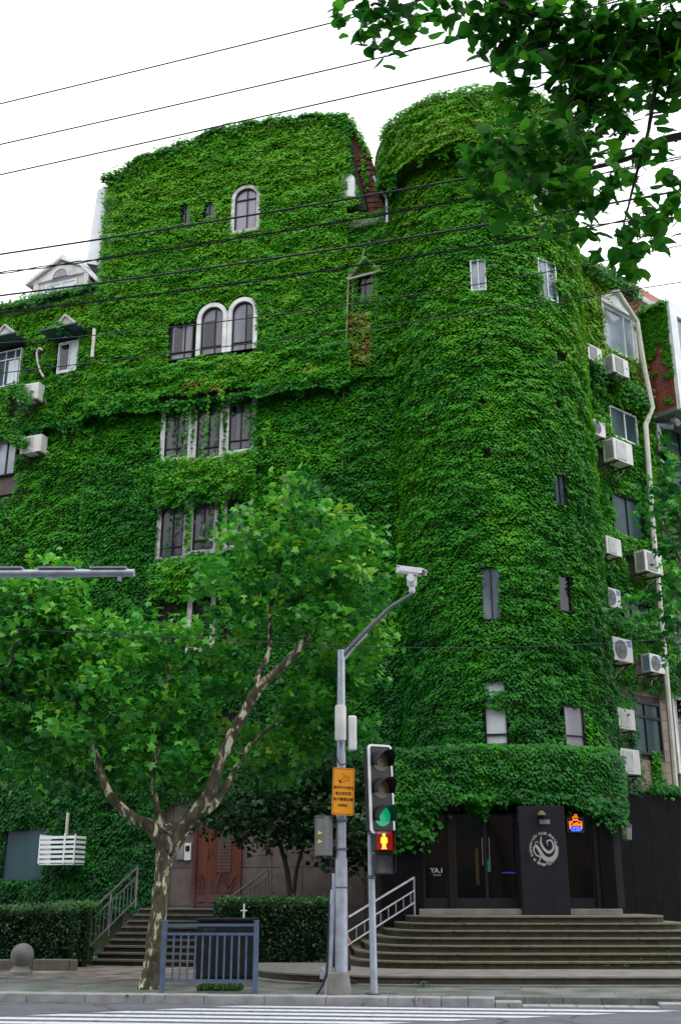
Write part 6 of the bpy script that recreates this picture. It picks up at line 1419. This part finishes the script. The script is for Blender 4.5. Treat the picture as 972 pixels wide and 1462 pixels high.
tl = thing('traffic_light', 'three-lamp traffic light in a white border, lowest lamp lit green', 'traffic light', Mt.translation - Vector((0, 0, H / 2)))
wv = .25
m = MB(); m.prism(Mt, rrect(wv - .03, H / 2 - .03, .04), -.02, .16); m.build('housing', 'signal_black', tl)
I, O = rrect(wv - .035, H / 2 - .035, .05), rrect(wv, H / 2, .075); nn2 = len(I); m = MB()
vs = [Mt @ Vector((x, y, z)) for y in (-.035, .0) for P_ in (I, O) for x, z in P_]
fs = []
for i in range(nn2):
    j = (i + 1) % nn2; fs += [(i, nn2 + i, nn2 + j, j), (2 * nn2 + i, 2 * nn2 + j, 3 * nn2 + j, 3 * nn2 + i), (i, j, 2 * nn2 + j, 2 * nn2 + i), (nn2 + i, 3 * nn2 + i, 3 * nn2 + j, nn2 + j)]
m.add(vs, fs); m.build('white_border', 'white_paint', tl)
def visor(mb, M, r, L_, a0=-25, a1=205, n=18, taper=.5):
    """hood: open below, longer at the top"""
    vs = []; 
    for i in range(n + 1):
        a = R(a0 + (a1 - a0) * i / n); l = L_ * (taper + (1 - taper) * max(0, math.sin(a)))
        for rr_ in (r, r + .006): vs += [M @ Vector((rr_ * math.cos(a), -.02, rr_ * math.sin(a))), M @ Vector((rr_ * 1.02 * math.cos(a), -.02 - l, rr_ * 1.02 * math.sin(a) - .01))]
    fs = []
    for i in range(n):
        a, b2 = i * 4, i * 4 + 4; fs += [(a, b2, b2 + 1, a + 1), (a + 2, a + 3, b2 + 3, b2 + 2), (a + 1, b2 + 1, b2 + 3, a + 3)]
    mb.add(vs, fs)
for i, (zc_, mm_) in enumerate(((.42, 'lens_amber'), (0.0, 'lens_amber'), (-.42, 'lens_green'))):
    Ml = Mt @ Matrix.Translation((0.0, 0, zc_ * H / 1.36))
    m = MB(); m.disc(Ml, .165, -.03, -.02, 28, r2=.165); lens = m.build('lamp', mm_, tl)
    m = MB(); visor(m, Ml, .172, .34); m.build('visor', 'signal_black', lens)
c = atY(548, 1217, TDp - .12); Mp_ = Matrix.Translation((c.x, TDp - .12, c.z)) @ Matrix.Rotation(R(14), 4, 'Z')
ps = thing('pedestrian_signal', 'pedestrian signal with a glowing red standing man above a dark lamp', 'pedestrian signal', Mp_.translation - Vector((0, 0, .36)))
hw = .175
for s0, nm in ((.02, 'upper_case'), (-.35, 'lower_case')):
    m = MB(); m.boxm(Mp_, -hw, hw, 0, .16, s0, s0 + .33); m.build(nm, 'signal_black', ps, bevel=.012)
    m = MB()
    for a_ in ((-hw, -hw + .012, s0 + .02, s0 + .325), (hw - .012, hw, s0 + .02, s0 + .325)): m.boxm(Mp_, a_[0], a_[1], -.13, -.002, a_[2], a_[3])
    m.boxm(Mp_, -hw, hw, -.16, -.002, s0 + .3255, s0 + .337); m.build('hood', 'signal_black', ps)
m = MB(); m.boxm(Mp_, -hw + .02, hw - .02, -.008, -.002, .04, .325); rl_ = m.build('red_lens', 'lens_red', ps)
m = MB(); m.boxm(Mp_, -hw + .02, hw - .02, -.008, -.002, -.33, -.045); m.build('dark_lens', 'lens_off', ps)
m = MB(); Mm = Mp_ @ Matrix.Translation((0, -.012, .055))
m.disc(Mm @ Matrix.Translation((0, 0, .225)), .026, -.003, .003, 12)
for poly in ([(-.03, .195), (.03, .195), (.055, .18), (.058, .095), (.042, .095), (.036, .15), (.032, .08), (-.032, .08), (-.036, .15), (-.042, .095), (-.058, .095), (-.055, .18)], [(-.032, .079), (-.003, .079), (-.008, .0), (-.045, .0), (-.045, .012), (-.03, .02)], [(.003, .079), (.032, .079), (.03, .02), (.045, .012), (.045, .0), (.008, .0)]): m.prism(Mm, poly, -.003, .003)
m.build('standing_man', 'man_lit', rl_)
m = MB(); q = Mp_.translation; m.box(tt_.x, q.x - .05, TDp - .03, TDp + .01, q.z + .1, q.z + .13); m.box(tt_.x, q.x - .05, TDp - .03, TDp + .01, q.z - .25, q.z - .22); m.build('bracket', 'galv_dark', ps)
# ---- gantry arm at the left
GD = 13.0; g0, g1 = atY(-260, 821, GD), atY(192, 818, GD); gt = thing('gantry_arm', 'pale steel mast arm with flat strips reaching in from the left edge', 'mast arm', Vector((g0.x, GD, .12)))
m = MB(); m.tube([g0, g1], [.055, .048], 14); m.build('arm', 'galv', gt, smooth=True)
for a_, b2 in ((-80, 33), (55, 108), (129, 181)):
    m = MB(); qa, qb = atY(a_, 812.5, GD), atY(b2, 812, GD); m.box(qa.x, qb.x, GD - .05, GD + .1, qa.z - .0, qa.z + .025); m.build('strip', 'galv', gt)
for a_ in (74, 171): qa = atY(a_, 824, GD); m = MB(); m.box(qa.x - .02, qa.x + .02, GD - .03, GD + .03, qa.z - .05, qa.z + .01); m.build('clamp', 'galv', gt)
m = MB(); m.tube([Vector((g0.x, GD, -.1)), Vector((g0.x, GD, g0.z + .2))], [.13, .09], 14); m.build('mast', 'galv', gt, smooth=True)
# ---- overhead wires
def wire(label, pts, D0, D1, rad, two=False):
    cf = np.polyfit([p[0] for p in pts], [p[1] for p in pts], 2); rad *= 1.15
    pts = [(x, float(np.polyval(cf, x))) for x in np.linspace(pts[0][0], pts[-1][0], 9)]
    Dp = lambda x: 1 / (1 / D0 + (1 / D1 - 1 / D0) * x / 972)
    P3 = [atY(x, y, Dp(x)) for x, y in pts]
    a = P3[0] + (P3[0] - P3[1]).normalized() * 14 + Vector((0, 0, .4)); b_ = P3[-1] + (P3[-1] - P3[-2]).normalized() * 8
    C_ = [tuple(p) for p in [a] + P3 + [b_]]; m = MB()
    if not two: m.tube(C_, rad, 6)
    else:      # two strands twisted together
        for ph in (0, math.pi):
            Q2 = []
            acc = 0; full = []
            for i in range(len(C_) - 1):
                A_, B_ = Vector(C_[i]), Vector(C_[i + 1]); k = max(2, int((B_ - A_).length / .06))
                for j in range(k): full.append(A_.lerp(B_, j / k))
            for i, p in enumerate(full): Q2.append(p + Vector((0, math.cos(i * .45 + ph), math.sin(i * .45 + ph))) * rad)
            m.tube(Q2, rad * .75, 4)
    o = m.build('overhead_wire', 'cable', smooth=True); return tag(o, label, 'wire')
wire('topmost thin overhead wire, crossing the sky at the upper left', [(0, 148), (200, 101), (465, 34), (590, 3), (760, -40)], 10, 8, .0075)
wire('second overhead wire from the top, passing clear above both roofs', [(0, 206), (233, 155), (465, 100), (660, 54), (820, 17)], 10, 8, .0075)
wire('third overhead wire from the top, touching the arched roof line', [(0, 249), (250, 196), (500, 137), (692, 95), (972, 32)], 10, 8, .0075)
wire('upper of the four cables crossing the top arched window', [(0, 363), (250, 325), (500, 285), (627, 260), (972, 199)], 11, 9, .010)
wire('thick twisted cable, second of the four crossing the top floor', [(0, 390), (250, 354), (500, 315), (660, 285), (972, 225)], 11, 9, .009, True)
wire('third cable of the four, crossing the ledge beside the tower', [(0, 422), (250, 390), (500, 352), (783, 306), (972, 272)], 11, 9, .010)
wire('thick twisted cable, lowest of the four, above the three arched windows', [(0, 447), (250, 415), (500, 381), (650, 359), (799, 331), (972, 300)], 11, 9, .009, True)
wire('thin wire crossing the heads of the upper arched windows and the tower', [(41, 488), (288, 462), (400, 446), (665, 413), (869, 370), (972, 350)], 12, 11, .0055)
wire('thin wire crossing the sills of the upper arched windows', [(0, 532), (243, 506), (400, 487), (589, 456), (860, 421), (972, 403)], 12, 11, .0055)
wire('thin pale wire crossing low over the tower', [(520, 923), (620, 926), (740, 923), (860, 919), (972, 911)], 16, 15, .0045)
# ================================================================== PEDESTRIAN behind the pole
fp = onz(492, 1407, SW); PY = fp.y; PX = atY(483, 1340, PY).x
person = thing('person', 'pedestrian in dark cropped clothes and white trainers walking right, mostly hidden behind the camera pole', 'person', Vector((PX, PY, SW)))
J = {}
def j(n_, x, y, z, r): J[n_] = (PX + x, PY + y, SW + z, r)
Hh = 1.56
j('pelvis', 0, 0, .84, .12); j('waist', .01, 0, .98, .105); j('chest', .03, 0, 1.16, .13); j('neckb', .04, 0, 1.29, .07); j('neck', .05, 0, 1.35, .045)
j('head0', .06, 0, 1.41, .065); j('head1', .07, 0, 1.49, .085); j('head2', .065, 0, 1.545, .06)
j('hipR', .02, -.08, .80, .085); j('kneeR', .14, -.08, .45, .055); j('ankR', .17, -.08, .09, .036); j('toeR', .33, -.08, .035, .034)
j('hipL', -.01, .08, .80, .085); j('kneeL', -.02, .08, .44, .055); j('ankL', -.26, .08, .25, .036); j('toeL', -.30, .08, .12, .034)
j('shR', .03, -.16, 1.25, .05); j('elR', -.06, -.2, 1.0, .036); j('wrR', .08, -.22, .82, .024)
j('shL', .03, .16, 1.25, .05); j('elL', .04, .2, .98, .036); j('wrL', .17, .19, .80, .024)
E = [('pelvis', 'waist'), ('waist', 'chest'), ('chest', 'neckb'), ('neckb', 'neck'), ('neck', 'head0'), ('head0', 'head1'), ('head1', 'head2')]
for s_ in 'RL': E += [('pelvis', 'hip' + s_), ('hip' + s_, 'knee' + s_), ('knee' + s_, 'ank' + s_), ('ank' + s_, 'toe' + s_), ('chest', 'sh' + s_), ('sh' + s_, 'el' + s_), ('el' + s_, 'wr' + s_)]
for s_ in 'RL':
    w0 = Vector(J['wr' + s_][:3]); d = Vector((.35, 0, -.9)).normalized()
    J['palm' + s_] = (*(w0 + d * .06), .026); E.append(('wr' + s_, 'palm' + s_))
    for k in range(4):
        a1 = w0 + d * (.09) + Vector((0, (k - 1.5) * .018, 0)); a2 = a1 + (d + Vector((.35, 0, 0))).normalized() * (.035, .04, .037, .028)[k]; a3 = a2 + (d + Vector((.9, 0, .1))).normalized() * .025
        for q_, v in enumerate((a1, a2, a3)): J['f%d%d%s' % (k, q_, s_)] = (*v, .009)
        E += [('palm' + s_, 'f%d0%s' % (k, s_)), ('f%d0%s' % (k, s_), 'f%d1%s' % (k, s_)), ('f%d1%s' % (k, s_), 'f%d2%s' % (k, s_))]
    th0 = w0 + d * .045 + Vector((.02, -.03 if s_ == 'R' else .03, 0)); th1 = th0 + (d + Vector((.6, 0, 0))).normalized() * .04
    J['t0' + s_] = (*th0, .010); J['t1' + s_] = (*th1, .009); E += [('palm' + s_, 't0' + s_), ('t0' + s_, 't1' + s_)]
names = list(J); me = bpy.data.meshes.new('body'); me.from_pydata([tuple(Vector(J[n_][:3]) - wloc(person)) for n_ in names], [(names.index(a), names.index(b2)) for a, b2 in E], [])
bo = bpy.data.objects.new('body', me); col.objects.link(bo); bo.parent = person
sk = bo.modifiers.new('skin', 'SKIN'); ss_ = bo.modifiers.new('sub', 'SUBSURF'); ss_.levels = 1; ss_.render_levels = 1
if not me.skin_vertices: me.attributes.new
for i, n_ in enumerate(names): me.skin_vertices[0].data[i].radius = (J[n_][3],) * 2
me.skin_vertices[0].data[0].use_root = True
me.materials.append(MATS['skin'])
def cloth(name, chain, grow, mat, n=12):
    m = MB()
    for ch in chain: m.tube([Vector(c_[:3]) for c_ in ch], [c_[3] + grow for c_ in ch], n)
    return m.build(name, mat, person, smooth=True)
def mid(a_, b2, f): A_, B_ = J[a_], J[b2]; return tuple(A_[i] * (1 - f) + B_[i] * f for i in range(4))
def el(c, r, k=8): m = MB(); return [(c[0], c[1], c[2] + r * math.cos(a), r * math.sin(a)) for a in np.linspace(.15, 2.99, k)]
cloth('top', [[(J['pelvis'][0], PY, SW + .78, .14), J['waist'], (*J['chest'][:3], .155), (*J['neckb'][:3], .09), (*J['neck'][:3], .05)], [(J['chest'][0], PY, SW + 1.25, .08), J['shR'], mid('shR', 'elR', .9)], [(J['chest'][0], PY, SW + 1.25, .08), J['shL'], mid('shL', 'elL', .9)]], .02, 'cloth_navy')
cloth('trousers', [[(J['pelvis'][0], PY, SW + .9, .11), J['hipR'], J['kneeR'], mid('kneeR', 'ankR', .55)], [(J['pelvis'][0], PY, SW + .9, .11), J['hipL'], J['kneeL'], mid('kneeL', 'ankL', .55)]], .025, 'cloth_black')
for s_, mt_ in (('R', 'cloth_black'), ('L', 'shoe_white')):
    a_, t_ = Vector(J['ank' + s_][:3]), Vector(J['toe' + s_][:3]); d = (t_ - a_)
    h_ = a_ + Vector((-.05, 0, -.045)) if s_ == 'R' else a_ + Vector((-.05, 0, .03))
    m = MB(); m.tube([h_, a_ + Vector((0, 0, -.03)) if s_ == 'R' else a_, (a_ + t_) / 2, t_ + d.normalized() * .02], [.04, .052, .05, .032], 10); m.build('shoe', mt_, person, smooth=True)
m = MB(); hc = Vector(J['head1'][:3]); m.lathe(hc + Vector((-.012, 0, .025)), [(.10 * math.sin(a), -.105 * math.cos(a)) for a in np.linspace(1.1, 3.05, 8)], 14); m.build('hair', 'hair', person, smooth=True)
m = MB(); f_ = hc + Vector((.085, 0, -.02)); m.tube([f_ + Vector((-.01, 0, .02)), f_ + Vector((.018, 0, -.01))], [.008, .013], 6)
for y in (-.088, .088): m.tube([hc + Vector((-.01, y, .01)), hc + Vector((-.008, y, -.035))], [.014, .009], 6)
m.build('nose_and_ears', 'skin', person, smooth=True)
m = MB()
for y in (-.03, .03): m.lathe(f_ + Vector((-.012, y, .022)), [(.003, -.008), (.009, 0), (.003, .008)], 6)
m.tube([f_ + Vector((-.006, -.02, -.04)), f_ + Vector((.0, 0, -.042)), f_ + Vector((-.006, .02, -.04))], .005, 5); m.build('eyes_and_mouth', 'hair', person)

# ================================================================== unseen block added behind the viewer, dims the lower facade
ob = thing('added_shade_block', 'plain brick row added unseen behind the viewer to shade the lower facade', 'building', Vector((0, -11, .1)))
m = MB(); m.boxm(Matrix.Rotation(SA, 4, 'Z'), -45, 45, -20, -8.5, .1, 26); m.build('wall', 'opp_brick', ob)
for i in range(26):
    for j_ in range(7):
        m = MB(); m.boxm(Matrix.Rotation(SA, 4, 'Z'), -43.5 + i * 3.4, -41.7 + i * 3.4, -8.52, -8.46, 1.4 + j_ * 3.3, 3.1 + j_ * 3.3); m.build('window', 'pane_dark', ob)
m = MB(); m.boxm(Matrix.Rotation(SA, 4, 'Z'), -45.3, 45.3, -20.3, -8.2, 26, 26.4); m.build('cornice', 'concrete', ob)
